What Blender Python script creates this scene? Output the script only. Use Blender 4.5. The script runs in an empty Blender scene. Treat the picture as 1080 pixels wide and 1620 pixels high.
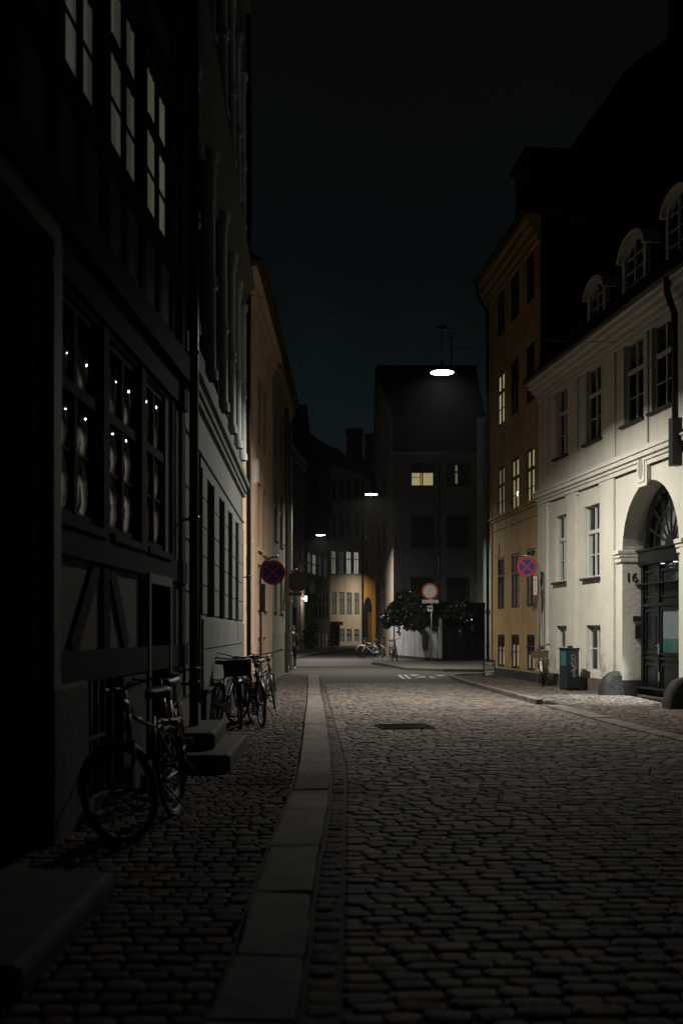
import bpy, bmesh, math, random
import numpy as np
from mathutils import Vector, Matrix
rng = random.Random(7); R = math.radians
scene = bpy.context.scene
COL = scene.collection
# ------------------------------------------------------------ camera
F, CX, HY, EYE = 1700.0, 540.0, 1000.0, 1.5          # focal length and horizon in 1080x1620 photo pixels
cam = bpy.data.cameras.new('camera'); camo = bpy.data.objects.new('camera', cam); COL.objects.link(camo)
camo.location = (0, 0, EYE); camo.rotation_euler = (R(90), 0, 0)
cam.sensor_fit = 'VERTICAL'; cam.sensor_height = 36; cam.lens = 36 * F / 1620
cam.shift_y = (HY - 810) / 1620; cam.clip_start = .05; cam.clip_end = 3000
cam.dof.use_dof = True; cam.dof.focus_distance = 26; cam.dof.aperture_fstop = 1.7
scene.camera = camo
# ------------------------------------------------------------ night sky
w = bpy.data.worlds.new('World'); scene.world = w; w.use_nodes = True
nt = w.node_tree; nt.nodes.clear()
tc = nt.nodes.new('ShaderNodeTexCoord'); sx = nt.nodes.new('ShaderNodeSeparateXYZ'); cr = nt.nodes.new('ShaderNodeValToRGB')
nz = nt.nodes.new('ShaderNodeTexNoise'); nz.inputs['Scale'].default_value = 2.6; nz.inputs['Detail'].default_value = 6
ad = nt.nodes.new('ShaderNodeMath'); ad.operation = 'MULTIPLY_ADD'; ad.inputs[1].default_value = .55
bg = nt.nodes.new('ShaderNodeBackground'); wo = nt.nodes.new('ShaderNodeOutputWorld')
nt.links.new(tc.outputs['Generated'], sx.inputs[0]); nt.links.new(tc.outputs['Generated'], nz.inputs['Vector'])
nt.links.new(nz.outputs['Fac'], ad.inputs[0]); nt.links.new(sx.outputs['Z'], ad.inputs[2])
nt.links.new(ad.outputs[0], cr.inputs['Fac']); nt.links.new(cr.outputs['Color'], bg.inputs['Color']); nt.links.new(bg.outputs[0], wo.inputs[0])
cr.color_ramp.elements[0].position = .30; cr.color_ramp.elements[0].color = (.0050, .0104, .0112, 1)
cr.color_ramp.elements[1].position = .80; cr.color_ramp.elements[1].color = (.0020, .0023, .0029, 1)
e = cr.color_ramp.elements.new(.52); e.color = (.0027, .0038, .0042, 1)
bg.inputs['Strength'].default_value = 1.0
# ------------------------------------------------------------ exposure and renderer
vs = scene.view_settings; vs.view_transform = 'Standard'; vs.look = 'None'; vs.exposure = 0; vs.gamma = 1
scene.render.engine = 'CYCLES'; cy = scene.cycles
cy.use_denoising = True; cy.max_bounces = 7; cy.diffuse_bounces = 1; cy.glossy_bounces = 4; cy.transparent_max_bounces = 12
cy.sample_clamp_indirect = 4; cy.caustics_reflective = False; cy.caustics_refractive = False; cy.use_light_tree = True
LAMP_W = 800.0
# ------------------------------------------------------------ pixel helpers
def G(x, y, z=0.0):
    Y = F * (EYE - z) / (y - HY); return Vector(((x - CX) / F * Y, Y, z))
def at(x, y, Y): return Vector(((x - CX) / F * Y, Y, EYE + (HY - y) / F * Y))
class Wall:
    """vertical plane frame: u along, v up, n out towards the viewer's side"""
    def __init__(s, p0, p1, face=(0, 0)):
        s.p = Vector((p0[0], p0[1], 0)); d = Vector((p1[0] - p0[0], p1[1] - p0[1], 0)); s.L = d.length; s.d = d.normalized()
        n = Vector((s.d.y, -s.d.x, 0))
        if n.dot(Vector((face[0], face[1], 0)) - s.p) < 0: n = -n
        s.n = n
    def pt(s, u, v, n=0.0): return s.p + s.d * u + s.n * n + Vector((0, 0, v))
    def u(s, x, n=0.0):
        k = (x - CX) / F; p = s.p + s.n * n
        return (k * p.y - p.x) / (s.d.x - k * s.d.y)
    def uv(s, x, y, n=0.0):
        u = s.u(x, n); Y = s.pt(u, 0, n).y; return u, EYE + (HY - y) / F * Y
    def rect(s, x0, x1, y0, y1, xm=None):
        xm = (x0 + x1) / 2 if xm is None else xm
        a, b = sorted((s.u(x0), s.u(x1))); t = s.uv(xm, y0)[1]; bo = s.uv(xm, y1)[1]
        return (a, b, min(t, bo), max(t, bo))
    def mat(s, u, v, n):
        r = Vector((0, 0, 1)).cross(s.n); o = s.pt(u, v, n); m = Matrix.Identity(4)
        for i in range(3): m[i][0] = r[i]; m[i][1] = (0, 0, 1)[i]; m[i][2] = s.n[i]; m[i][3] = o[i]
        return m
# ------------------------------------------------------------ mesh builder
class MB:
    def __init__(s, T=None): s.v = []; s.f = []; s.sm = []; s.T = T or (lambda a, b, c: Vector((a, b, c)))
    def add(s, vs, fs, smooth=False):
        o = len(s.v); s.v += [tuple(s.T(*p)) for p in vs]; s.f += [tuple(i + o for i in f) for f in fs]; s.sm += [smooth] * len(fs); return s
    def box(s, a0, a1, b0, b1, c0, c1):
        vs = [(a, b, c) for a in (a0, a1) for b in (b0, b1) for c in (c0, c1)]
        return s.add(vs, [(0, 1, 3, 2), (4, 6, 7, 5), (0, 4, 5, 1), (2, 3, 7, 6), (0, 2, 6, 4), (1, 5, 7, 3)])
    def quad(s, a, b, c, d): return s.add([a, b, c, d], [(0, 1, 2, 3)])
    def prism(s, poly, c0, c1, smooth=False):
        n = len(poly); vs = [(a, b, c0) for a, b in poly] + [(a, b, c1) for a, b in poly]
        s.add(vs, [tuple(range(n)), tuple(range(2 * n - 1, n - 1, -1))]); 
        return s.add(vs, [(i, (i + 1) % n, n + (i + 1) % n, n + i) for i in range(n)], smooth)
    def tube(s, pts, r, seg=8, closed=False):
        pts = [Vector(p) for p in pts]; n = len(pts); rs = r if isinstance(r, (list, tuple)) else [r] * n
        vs = []; up = None
        for i, p in enumerate(pts):
            a = pts[(i - 1) % n] if (closed or i > 0) else p; b = pts[(i + 1) % n] if (closed or i < n - 1) else p
            t = (b - a).normalized()
            if up is None: up = Vector((0, 0, 1)) if abs(t.z) < .9 else Vector((1, 0, 0))
            x = (up - t * up.dot(t))
            if x.length < 1e-4: x = Vector((1, 0, 0)) - t * t.x
            x.normalize(); y = t.cross(x); up = x
            for k in range(seg):
                an = 2 * math.pi * k / seg; vs.append(p + (x * math.cos(an) + y * math.sin(an)) * rs[i])
        fs = []
        for i in range(n if closed else n - 1):
            for k in range(seg):
                j = (i + 1) % n; fs.append((i * seg + k, i * seg + (k + 1) % seg, j * seg + (k + 1) % seg, j * seg + k))
        s.add(vs, fs, True)
        if not closed: s.add(vs, [tuple(range(seg)), tuple(range((n - 1) * seg, n * seg))])
        return s
    def lathe(s, prof, c=(0, 0, 0), seg=24, axis='z', smooth=True):
        vs = []
        for r, h in prof:
            for k in range(seg):
                a = 2 * math.pi * k / seg; x, y = r * math.cos(a), r * math.sin(a)
                p = {'z': (x, y, h), 'y': (x, h, y), 'x': (h, x, y)}[axis]; vs.append((c[0] + p[0], c[1] + p[1], c[2] + p[2]))
        fs = [(i * seg + k, i * seg + (k + 1) % seg, (i + 1) * seg + (k + 1) % seg, (i + 1) * seg + k) for i in range(len(prof) - 1) for k in range(seg)]
        return s.add(vs, fs, smooth)
    def ball(s, c, r, sz=1.0, seg=14, ring=9):
        r = r if isinstance(r, (tuple, list)) else (r, r, r); vs = []
        for i in range(ring + 1):
            t = math.pi * i / ring
            for k in range(seg):
                a = 2 * math.pi * k / seg; vs.append((c[0] + r[0] * math.sin(t) * math.cos(a), c[1] + r[1] * math.sin(t) * math.sin(a), c[2] + r[2] * math.cos(t)))
        return s.add(vs, [(i * seg + k, i * seg + (k + 1) % seg, (i + 1) * seg + (k + 1) % seg, (i + 1) * seg + k) for i in range(ring) for k in range(seg)], True)
    def build(s, name, m, parent=None, bevel=0, weld=True):
        off = wloc(parent) if parent else Vector((0, 0, 0))
        me = bpy.data.meshes.new(name); me.from_pydata([tuple(Vector(p) - off) for p in s.v], [], s.f)
        me.polygons.foreach_set('use_smooth', s.sm)
        bm = bmesh.new(); bm.from_mesh(me)
        if weld: bmesh.ops.remove_doubles(bm, verts=bm.verts, dist=1e-5)
        bmesh.ops.recalc_face_normals(bm, faces=bm.faces); bm.to_mesh(me); bm.free()
        o = bpy.data.objects.new(name, me); COL.objects.link(o); me.materials.append(m)
        if parent: o.parent = parent
        if bevel:
            b = o.modifiers.new('bevel', 'BEVEL'); b.width = bevel; b.segments = 2; b.limit_method = 'ANGLE'; b.angle_limit = R(40)
        return o
def wloc(o):
    while o.parent: o = o.parent
    return o['_base'].copy() if False else Vector(o.location) if o.type == 'EMPTY' else Vector((0, 0, 0))
def thing(name, label, cat, loc=(0, 0, 0), group=None):
    o = bpy.data.objects.new(name, None); COL.objects.link(o); o.location = loc; o.empty_display_size = .1
    return tag(o, label, cat, group)
def tag(o, label, cat, group=None):
    o['label'] = label; o['category'] = cat
    if group: o['group'] = group
    return o
def struct(o, kind='structure'): o['kind'] = kind; return o
def copy_tree(o, parent=None):
    c = o.copy(); COL.objects.link(c); c.parent = parent
    for ch in list(o.children): copy_tree(ch, c)
    return c
# ------------------------------------------------------------ materials
MATS = {}
def mat(name, col=(.5, .5, .5), rough=.7, metal=0.0, var=0.0, scale=3.0, bump=0.0, bscale=40.0, emit=None, estr=0.0, spec=None, stain=None, streak=0.0, attr=None, dirt=0.0):
    if name in MATS: return MATS[name]
    m = bpy.data.materials.new(name); m.use_nodes = True; t = m.node_tree; b = t.nodes['Principled BSDF']; N = t.nodes.new; L = t.links.new
    b.inputs['Base Color'].default_value = (*col, 1); b.inputs['Roughness'].default_value = rough; b.inputs['Metallic'].default_value = metal
    b.inputs['Specular IOR Level'].default_value = spec if spec is not None else (.5 if rough < .6 else .2)
    tc = N('ShaderNodeTexCoord'); out = None
    if var > 0:
        n = N('ShaderNodeTexNoise'); n.inputs['Scale'].default_value = scale; n.inputs['Detail'].default_value = 6; n.inputs['Roughness'].default_value = .65
        L(tc.outputs['Object'], n.inputs['Vector'])
        r = N('ShaderNodeValToRGB'); L(n.outputs['Fac'], r.inputs['Fac'])
        r.color_ramp.elements[0].position = .3; r.color_ramp.elements[1].position = .72
        r.color_ramp.elements[0].color = (*[c * (1 - var) for c in col], 1); r.color_ramp.elements[1].color = (*[min(1, c * (1 + var * .45)) for c in col], 1)
        out = r.outputs['Color']
        if streak:
            mp = N('ShaderNodeMapping'); mp.inputs['Scale'].default_value = (2.2, 2.2, .16); n2 = N('ShaderNodeTexNoise'); n2.inputs['Scale'].default_value = 1.1; n2.inputs['Detail'].default_value = 2.5
            L(tc.outputs['Object'], mp.inputs['Vector']); L(mp.outputs[0], n2.inputs['Vector'])
            mr = N('ShaderNodeMapRange'); mr.inputs['From Min'].default_value = .38; mr.inputs['From Max'].default_value = .62; mr.inputs['To Min'].default_value = 1 - streak; mr.inputs['To Max'].default_value = 1
            L(n2.outputs['Fac'], mr.inputs['Value']); mx = N('ShaderNodeMix'); mx.data_type = 'RGBA'; mx.blend_type = 'MULTIPLY'; mx.inputs['Factor'].default_value = 1
            L(out, mx.inputs[6]); L(mr.outputs[0], mx.inputs[7]); out = mx.outputs[2]
    if attr:
        at_ = N('ShaderNodeAttribute'); at_.attribute_name = attr; r2 = N('ShaderNodeValToRGB'); L(at_.outputs['Fac'], r2.inputs['Fac'])
        cols = [(.0, (.52, .53, .56)), (.35, (.80, .79, .78)), (.6, (1.0, .96, .92)), (.82, (1.25, 1.16, 1.06)), (.97, (1.2, .90, .78))]
        r2.color_ramp.elements[0].color = (*cols[0][1], 1); r2.color_ramp.elements[1].position = cols[-1][0]; r2.color_ramp.elements[1].color = (*cols[-1][1], 1)
        for p, c in cols[1:-1]: q = r2.color_ramp.elements.new(p); q.color = (*c, 1)
        mx = N('ShaderNodeMix'); mx.data_type = 'RGBA'; mx.blend_type = 'MULTIPLY'; mx.inputs['Factor'].default_value = 1; mx.clamp_result = False
        L(out, mx.inputs[6]); L(r2.outputs['Color'], mx.inputs[7]); out = mx.outputs[2]
    if dirt:                                             # splashed grime and flaked paint low on the wall
        sp = N('ShaderNodeSeparateXYZ'); L(tc.outputs['Object'], sp.inputs[0]); n3 = N('ShaderNodeTexNoise'); n3.inputs['Scale'].default_value = 2.2; n3.inputs['Detail'].default_value = 8; n3.inputs['Roughness'].default_value = .7
        L(tc.outputs['Object'], n3.inputs['Vector']); m1 = N('ShaderNodeMath'); m1.operation = 'MULTIPLY_ADD'; m1.inputs[1].default_value = -.16; L(sp.outputs['Z'], m1.inputs[0]); L(n3.outputs['Fac'], m1.inputs[2])
        m3 = N('ShaderNodeMapRange'); m3.inputs['From Min'].default_value = .40; m3.inputs['From Max'].default_value = .54; m3.inputs['To Max'].default_value = dirt; L(m1.outputs[0], m3.inputs['Value'])
        mx = N('ShaderNodeMix'); mx.data_type = 'RGBA'; mx.blend_type = 'MULTIPLY'; L(m3.outputs[0], mx.inputs['Factor']); L(out, mx.inputs[6]); mx.inputs[7].default_value = (.52, .46, .38, 1); out = mx.outputs[2]
    if stain:                                            # rust-red spill across the pavement, an irregular band
        sp = N('ShaderNodeSeparateXYZ'); L(tc.outputs['Object'], sp.inputs[0]); n3 = N('ShaderNodeTexNoise'); n3.inputs['Scale'].default_value = 2.6; n3.inputs['Detail'].default_value = 5
        L(tc.outputs['Object'], n3.inputs['Vector'])
        a = N('ShaderNodeMath'); a.operation = 'SUBTRACT'; L(sp.outputs['Y'], a.inputs[0]); a.inputs[1].default_value = stain
        a2 = N('ShaderNodeMath'); a2.operation = 'ABSOLUTE'; L(a.outputs[0], a2.inputs[0])
        a3 = N('ShaderNodeMapRange'); a3.inputs['From Min'].default_value = .1; a3.inputs['From Max'].default_value = 1.0; a3.inputs['To Min'].default_value = 1; a3.inputs['To Max'].default_value = 0; L(a2.outputs[0], a3.inputs['Value'])
        b1 = N('ShaderNodeMath'); b1.operation = 'ADD'; b1.inputs[1].default_value = .35; L(sp.outputs['X'], b1.inputs[0]); b2 = N('ShaderNodeMath'); b2.operation = 'ABSOLUTE'; L(b1.outputs[0], b2.inputs[0])
        b3 = N('ShaderNodeMapRange'); b3.inputs['From Min'].default_value = .3; b3.inputs['From Max'].default_value = 1.1; b3.inputs['To Min'].default_value = 1; b3.inputs['To Max'].default_value = 0; L(b2.outputs[0], b3.inputs['Value'])
        m1 = N('ShaderNodeMath'); m1.operation = 'MULTIPLY'; L(a3.outputs[0], m1.inputs[0]); L(b3.outputs[0], m1.inputs[1])
        m2 = N('ShaderNodeMath'); m2.operation = 'MULTIPLY'; L(m1.outputs[0], m2.inputs[0]); L(n3.outputs['Fac'], m2.inputs[1])
        m3 = N('ShaderNodeMapRange'); m3.inputs['From Min'].default_value = .10; m3.inputs['From Max'].default_value = .30; L(m2.outputs[0], m3.inputs['Value'])
        mx = N('ShaderNodeMix'); mx.data_type = 'RGBA'; mx.blend_type = 'MULTIPLY'; L(m3.outputs[0], mx.inputs['Factor']); L(out, mx.inputs[6]); mx.inputs[7].default_value = (.52, .19, .12, 1); out = mx.outputs[2]
    if out is not None: L(out, b.inputs['Base Color'])
    if bump > 0:
        n = N('ShaderNodeTexNoise'); n.inputs['Scale'].default_value = bscale; n.inputs['Detail'].default_value = 5; L(tc.outputs['Object'], n.inputs['Vector'])
        bp = N('ShaderNodeBump'); bp.inputs['Strength'].default_value = bump; bp.inputs['Distance'].default_value = .02; L(n.outputs['Fac'], bp.inputs['Height']); L(bp.outputs[0], b.inputs['Normal'])
    if emit: b.inputs['Emission Color'].default_value = (*emit, 1); b.inputs['Emission Strength'].default_value = estr
    MATS[name] = m; return m
def glass_mat(name, rough=.03, bump=.15, bscale=3.0, tint=(.9, .93, .92)):
    if name in MATS: return MATS[name]
    m = bpy.data.materials.new(name); m.use_nodes = True; t = m.node_tree; t.nodes.clear(); N = t.nodes.new; L = t.links.new
    o = N('ShaderNodeOutputMaterial'); mx = N('ShaderNodeMixShader'); tr = N('ShaderNodeBsdfTransparent'); gl = N('ShaderNodeBsdfGlossy'); fr = N('ShaderNodeMath'); lw = N('ShaderNodeLayerWeight'); pw = N('ShaderNodeMath')
    tr.inputs['Color'].default_value = (*tint, 1); gl.inputs['Roughness'].default_value = rough; pw.operation = 'POWER'; pw.inputs[1].default_value = 5; fr.operation = 'MULTIPLY_ADD'; fr.inputs[1].default_value = .9; fr.inputs[2].default_value = .05; lw.inputs['Blend'].default_value = .5; L(lw.outputs['Facing'], pw.inputs[0]); L(pw.outputs[0], fr.inputs[0])
    tc = N('ShaderNodeTexCoord'); n = N('ShaderNodeTexNoise'); n.inputs['Scale'].default_value = bscale; L(tc.outputs['Object'], n.inputs['Vector'])
    bp = N('ShaderNodeBump'); bp.inputs['Strength'].default_value = bump; bp.inputs['Distance'].default_value = .02; L(n.outputs['Fac'], bp.inputs['Height']); L(bp.outputs[0], gl.inputs['Normal'])
    L(fr.outputs[0], mx.inputs[0]); L(tr.outputs[0], mx.inputs[1]); L(gl.outputs[0], mx.inputs[2]); L(mx.outputs[0], o.inputs[0])
    MATS[name] = m; return m
def curtain_mat(name, col, strength, freq=22.0, lo=.35):
    """a lit curtain or blind seen through a window: emission with vertical folds"""
    if name in MATS: return MATS[name]
    m = bpy.data.materials.new(name); m.use_nodes = True; t = m.node_tree; b = t.nodes['Principled BSDF']; N = t.nodes.new; L = t.links.new
    tc = N('ShaderNodeTexCoord'); mp = N('ShaderNodeMapping'); mp.inputs['Scale'].default_value = (freq / 4, freq / 4, .6); n = N('ShaderNodeTexNoise'); n.inputs['Scale'].default_value = 1.0; n.inputs['Detail'].default_value = 3
    L(tc.outputs['Object'], mp.inputs['Vector']); L(mp.outputs[0], n.inputs['Vector'])
    mr = N('ShaderNodeMapRange'); mr.inputs['From Min'].default_value = .3; mr.inputs['From Max'].default_value = .7; mr.inputs['To Min'].default_value = lo * strength; mr.inputs['To Max'].default_value = strength
    L(n.outputs['Fac'], mr.inputs['Value']); b.inputs['Base Color'].default_value = (*[c * .3 for c in col], 1); b.inputs['Emission Color'].default_value = (*col, 1); L(mr.outputs[0], b.inputs['Emission Strength'])
    MATS[name] = m; return m
def brick_mat(name, c1, c2, mortar, sc=1.0, axis=0):
    if name in MATS: return MATS[name]
    m = bpy.data.materials.new(name); m.use_nodes = True; t = m.node_tree; b = t.nodes['Principled BSDF']; N = t.nodes.new; L = t.links.new
    tc = N('ShaderNodeTexCoord'); sp = N('ShaderNodeSeparateXYZ'); cb = N('ShaderNodeCombineXYZ'); L(tc.outputs['Object'], sp.inputs[0]); L(sp.outputs['Y' if axis else 'X'], cb.inputs[0]); L(sp.outputs['Z'], cb.inputs[1])
    br = N('ShaderNodeTexBrick'); br.inputs['Scale'].default_value = 1; br.inputs['Brick Width'].default_value = .24 * sc; br.inputs['Row Height'].default_value = .075 * sc; br.inputs['Mortar Size'].default_value = .009 * sc
    br.inputs['Color1'].default_value = (*c1, 1); br.inputs['Color2'].default_value = (*c2, 1); br.inputs['Mortar'].default_value = (*mortar, 1); L(cb.outputs[0], br.inputs['Vector'])
    n = N('ShaderNodeTexNoise'); n.inputs['Scale'].default_value = 5; n.inputs['Detail'].default_value = 6; L(tc.outputs['Object'], n.inputs['Vector'])
    mx = N('ShaderNodeMix'); mx.data_type = 'RGBA'; mx.blend_type = 'MULTIPLY'; mx.inputs['Factor'].default_value = .8; L(br.outputs['Color'], mx.inputs[6]); L(n.outputs['Color'], mx.inputs[7]); L(mx.outputs[2], b.inputs['Base Color'])
    bp = N('ShaderNodeBump'); bp.inputs['Strength'].default_value = .5; bp.inputs['Distance'].default_value = .01; iv = N('ShaderNodeMath'); iv.operation = 'SUBTRACT'; iv.inputs[0].default_value = 1; L(br.outputs['Fac'], iv.inputs[1]); L(iv.outputs[0], bp.inputs['Height']); L(bp.outputs[0], b.inputs['Normal'])
    b.inputs['Roughness'].default_value = .85; MATS[name] = m; return m
M_white = mat('cream plaster', (.66, .64, .55), .85, var=.12, scale=.8, bump=.4, bscale=14, streak=.07, dirt=.8)
M_whitetrim = mat('cream trim', (.66, .64, .56), .8, var=.15, scale=2.5, bump=.2, bscale=25)
M_winwhite = mat('white window paint', (.62, .62, .60), .45, var=.1)
M_yellow = mat('ochre plaster', (.54, .36, .16), .85, var=.24, scale=1.0, bump=.35, bscale=12, streak=.14, dirt=.6)
M_peach = mat('peach plaster', (.62, .43, .295), .88, var=.24, scale=1.2, bump=.35, bscale=12, streak=.18, dirt=.6)
M_sage = mat('sage plaster', (.22, .21, .145), .88, var=.22, scale=1.2, bump=.3, bscale=12, streak=.15)
M_greyst = mat('grey green stone', (.125, .132, .118), .78, var=.18, scale=1.5, bump=.25, bscale=18, streak=.1)
M_greycol = mat('pale column stone', (.46, .47, .46), .7, var=.15, scale=2, bump=.2, bscale=20)
M_gwall = mat('grey rendered wall', (.20, .20, .215), .9, var=.3, scale=1.0, bump=.3, bscale=10, streak=.15)
M_gside = mat('sand rendered wall', (.40, .34, .27), .9, var=.25, scale=.9, bump=.3, bscale=10, streak=.15)
M_garden = mat('pale limewash', (.44, .44, .45), .9, var=.3, scale=1.4, bump=.4, bscale=9, streak=.3)
M_hwall = mat('pale green plaster', (.52, .58, .50), .85, var=.25, scale=1.2, bump=.3, bscale=10, streak=.2)
M_cream = mat('sand plaster', (.52, .425, .325), .88, var=.16, scale=.5, bump=.3, bscale=6, streak=.1)
M_orange = mat('orange plaster', (.74, .40, .085), .88, var=.18, scale=.6, bump=.3, bscale=6, streak=.1)
M_darkwall = mat('dark painted wall', (.035, .035, .036), .85, var=.3, scale=.8, bump=.2)
M_mauve = mat('mauve plaster', (.42, .36, .33), .88, var=.2, scale=.8, bump=.2)
M_slate = mat('slate roof', (.022, .022, .024), .8, var=.4, scale=2, bump=.4, bscale=8)
M_gable = mat('dark brick gable', (.02, .018, .016), .9, var=.3, scale=2, bump=.3, bscale=10)
M_tile = mat('clay roof', (.06, .03, .022), .85, var=.4, scale=3, bump=.4, bscale=8)
M_blackpaint = mat('black paint', (.012, .013, .013), .38, var=.2)
M_darkframe = mat('dark window paint', (.018, .018, .016), .5, var=.2)
M_timber = mat('tarred timber', (.010, .009, .008), .85, var=.4, scale=6, bump=.5, bscale=20, spec=.06)
M_brick = brick_mat('old red brick', (.10, .055, .036), (.04, .026, .02), (.085, .072, .055), 1, 1)
M_pier = mat('worn pier render', (.10, .094, .08), .9, var=.5, scale=3, bump=.5, bscale=10, streak=.3)
M_frame_oak = mat('grey oak frame', (.10, .10, .075), .7, var=.3, scale=5, bump=.3)
M_granite = mat('granite', (.10, .092, .08), .8, spec=.06, var=.45, scale=5, bump=.3, bscale=60)
M_granite_d = mat('dark granite', (.034, .033, .032), .85, var=.5, scale=9, bump=.6, bscale=22)
M_plinth = mat('brown granite plinth', (.13, .105, .085), .75, var=.35, scale=8, bump=.4, bscale=30)
M_door = mat('dark green gate paint', (.007, .010, .011), .28, var=.2, spec=.35)
M_inter = mat('dark interior', (.012, .012, .012), .9)
M_zinc = mat('zinc', (.22, .23, .235), .45, metal=.7, var=.2)
M_galv = mat('galvanised steel', (.42, .42, .40), .42, metal=.85, var=.2, scale=8)
M_chrome = mat('chrome', (.75, .75, .75), .15, metal=1)
M_bikechrome = mat('dulled bicycle chrome', (.10, .10, .10), .5, metal=.9, var=.3)
M_rubber = mat('black rubber', (.012, .012, .012), .6)
M_blackmetal = mat('black bicycle enamel', (.012, .012, .013), .38, spec=.3)
M_orangemetal = mat('orange bicycle enamel', (.30, .085, .015), .3)
M_creammetal = mat('cream bicycle enamel', (.45, .42, .34), .35)
M_saddle = mat('saddle leather', (.015, .012, .01), .5)
M_wicker = mat('brown wicker', (.12, .075, .04), .8, var=.4, scale=60, bump=.6, bscale=90)
M_red = mat('sign red', (.42, .03, .03), .45, var=.1)
M_blue = mat('sign blue', (.012, .035, .20), .45, var=.1)
M_signwhite = mat('sign white', (.62, .62, .58), .5, var=.12)
M_signgrey = mat('sign back grey', (.055, .055, .058), .6, var=.1)
M_dkplate = mat('dark plate', (.015, .016, .018), .5)
M_letter = mat('white lettering', (.75, .75, .72), .6)
M_chalk = mat('chalk yellow', (.75, .55, .22), .8)
M_num = mat('dark numerals', (.015, .015, .015), .5)
M_cab = mat('dark green cabinet enamel', (.010, .018, .022), .22, var=.2)
M_teal = mat('painted teal reflection', (.04, .14, .14), .35, var=.4, scale=14)  # colour of the reflection painted on the cabinet side
M_graf = mat('silver graffiti', (.26, .26, .26), .5)
M_leaf = mat('ivy leaf', (.035, .045, .03), .38, var=.4, scale=20)
M_stem = mat('ivy stem', (.05, .04, .03), .9)
M_curt = mat('white net curtain', (.50, .49, .46), .9, var=.25, scale=12)
M_curtred = mat('red curtain', (.30, .05, .05), .9)
M_glass = glass_mat('window glass')
M_oldglass = glass_mat('old wavy glass', .02, .22, 5.0, (.8, .82, .8))
def pastel(n, c, s, **k): return curtain_mat(n, c, s, **k)
L_yellow = pastel('lit cream curtain', (1.0, .84, .46), .62)
L_yellow2 = pastel('lit straw curtain', (1.0, .80, .42), .42)
L_dim = pastel('dimly lit rosy curtain', (1.0, .80, .58), .22)
L_green = pastel('dim greenish curtain', (.80, .86, .66), .10, lo=.35)
L_green2 = pastel('greenish lit curtain', (.90, .92, .58), .15, lo=.45)
L_grey = pastel('dim grey curtain', (.80, .84, .78), .05, lo=.4)
L_cool = pastel('pale lit curtain', (.95, .92, .78), .42, lo=.6)
L_cool2 = pastel('pale dim lit curtain', (.95, .90, .74), .20, lo=.45)
L_blind = pastel('yellow lit blind', (1.0, .80, .40), .40, freq=4, lo=.8)
L_fan = pastel('dim passage light', (.9, .92, .92), .055, freq=2, lo=.7)
L_tealc = pastel('teal lit door curtain', (.14, .42, .38), .045, lo=.1)
L_base = pastel('warm lit blind', (1.0, .80, .50), .34, freq=3, lo=.5)
M_lamp = mat('lamp diffuser', (.9, .9, .9), .5, emit=(1, .97, .92), estr=30)
M_down = mat('downlight lens', (.9, .9, .9), .5, emit=(.95, 1, 1), estr=12)
M_shop = mat('lit shop lantern', (.9, .9, .9), .5, emit=(1, .95, .85), estr=1.6)
M_globe = mat('unlit opal globe', (.35, .33, .27), .4)

# ============================================================ GROUND
def ipl(pts, y): return float(np.interp(y, [p[1] for p in pts], [p[0] for p in pts]))
KZ = .06
def line(px, z): return sorted([tuple(G(x, y, z)[:2]) for x, y in px], key=lambda p: p[1])
kerbL = line([(324, 1618), (347, 1567), (371, 1504), (397, 1421), (408, 1386), (427, 1336), (448, 1281), (461.5, 1250), (469, 1226), (475, 1190), (478, 1170), (481, 1140), (485.8, 1107), (486.7, 1067)], KZ)
kerbR = line([(469, 1618), (487, 1484), (495, 1411), (505.5, 1341), (510, 1327), (518, 1282), (521.6, 1250), (522, 1214), (521.6, 1187), (519, 1170), (516, 1140), (512, 1116), (507, 1093), (504, 1067)], KZ)
gutR = line([(534, 1618), (539, 1515), (542, 1386), (543, 1327), (546.5, 1238), (544, 1208), (531, 1158), (513, 1084), (510, 1070)], 0)
roadR = line([(1400, 1262), (1180, 1203), (1078, 1174), (985, 1151), (893, 1126), (847, 1114), (740, 1084), (712, 1074)], 0)
for pl in (kerbL, kerbR, gutR): pl.insert(0, (pl[0][0], -4.0))
roadR.insert(0, (roadR[0][0] + .5, -4.0))
def sheet(name, pts, z, m):
    mb = MB(); mb.add([(x, y, z) for x, y in pts], [tuple(range(len(pts)))]); o = mb.build(name, m, None); return struct(o)
M_earth = mat('dark joint sand', (.050, .046, .042), .95, var=.3, scale=9, bump=.4)
M_asph = mat('worn asphalt', (.022, .025, .0265), .85, spec=.12, var=.25, scale=2.2, bump=.35, bscale=60)
sheet('ground', [(-69, -11), (69, -11), (69, 174), (-69, 174)], -.010, M_earth)
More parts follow.
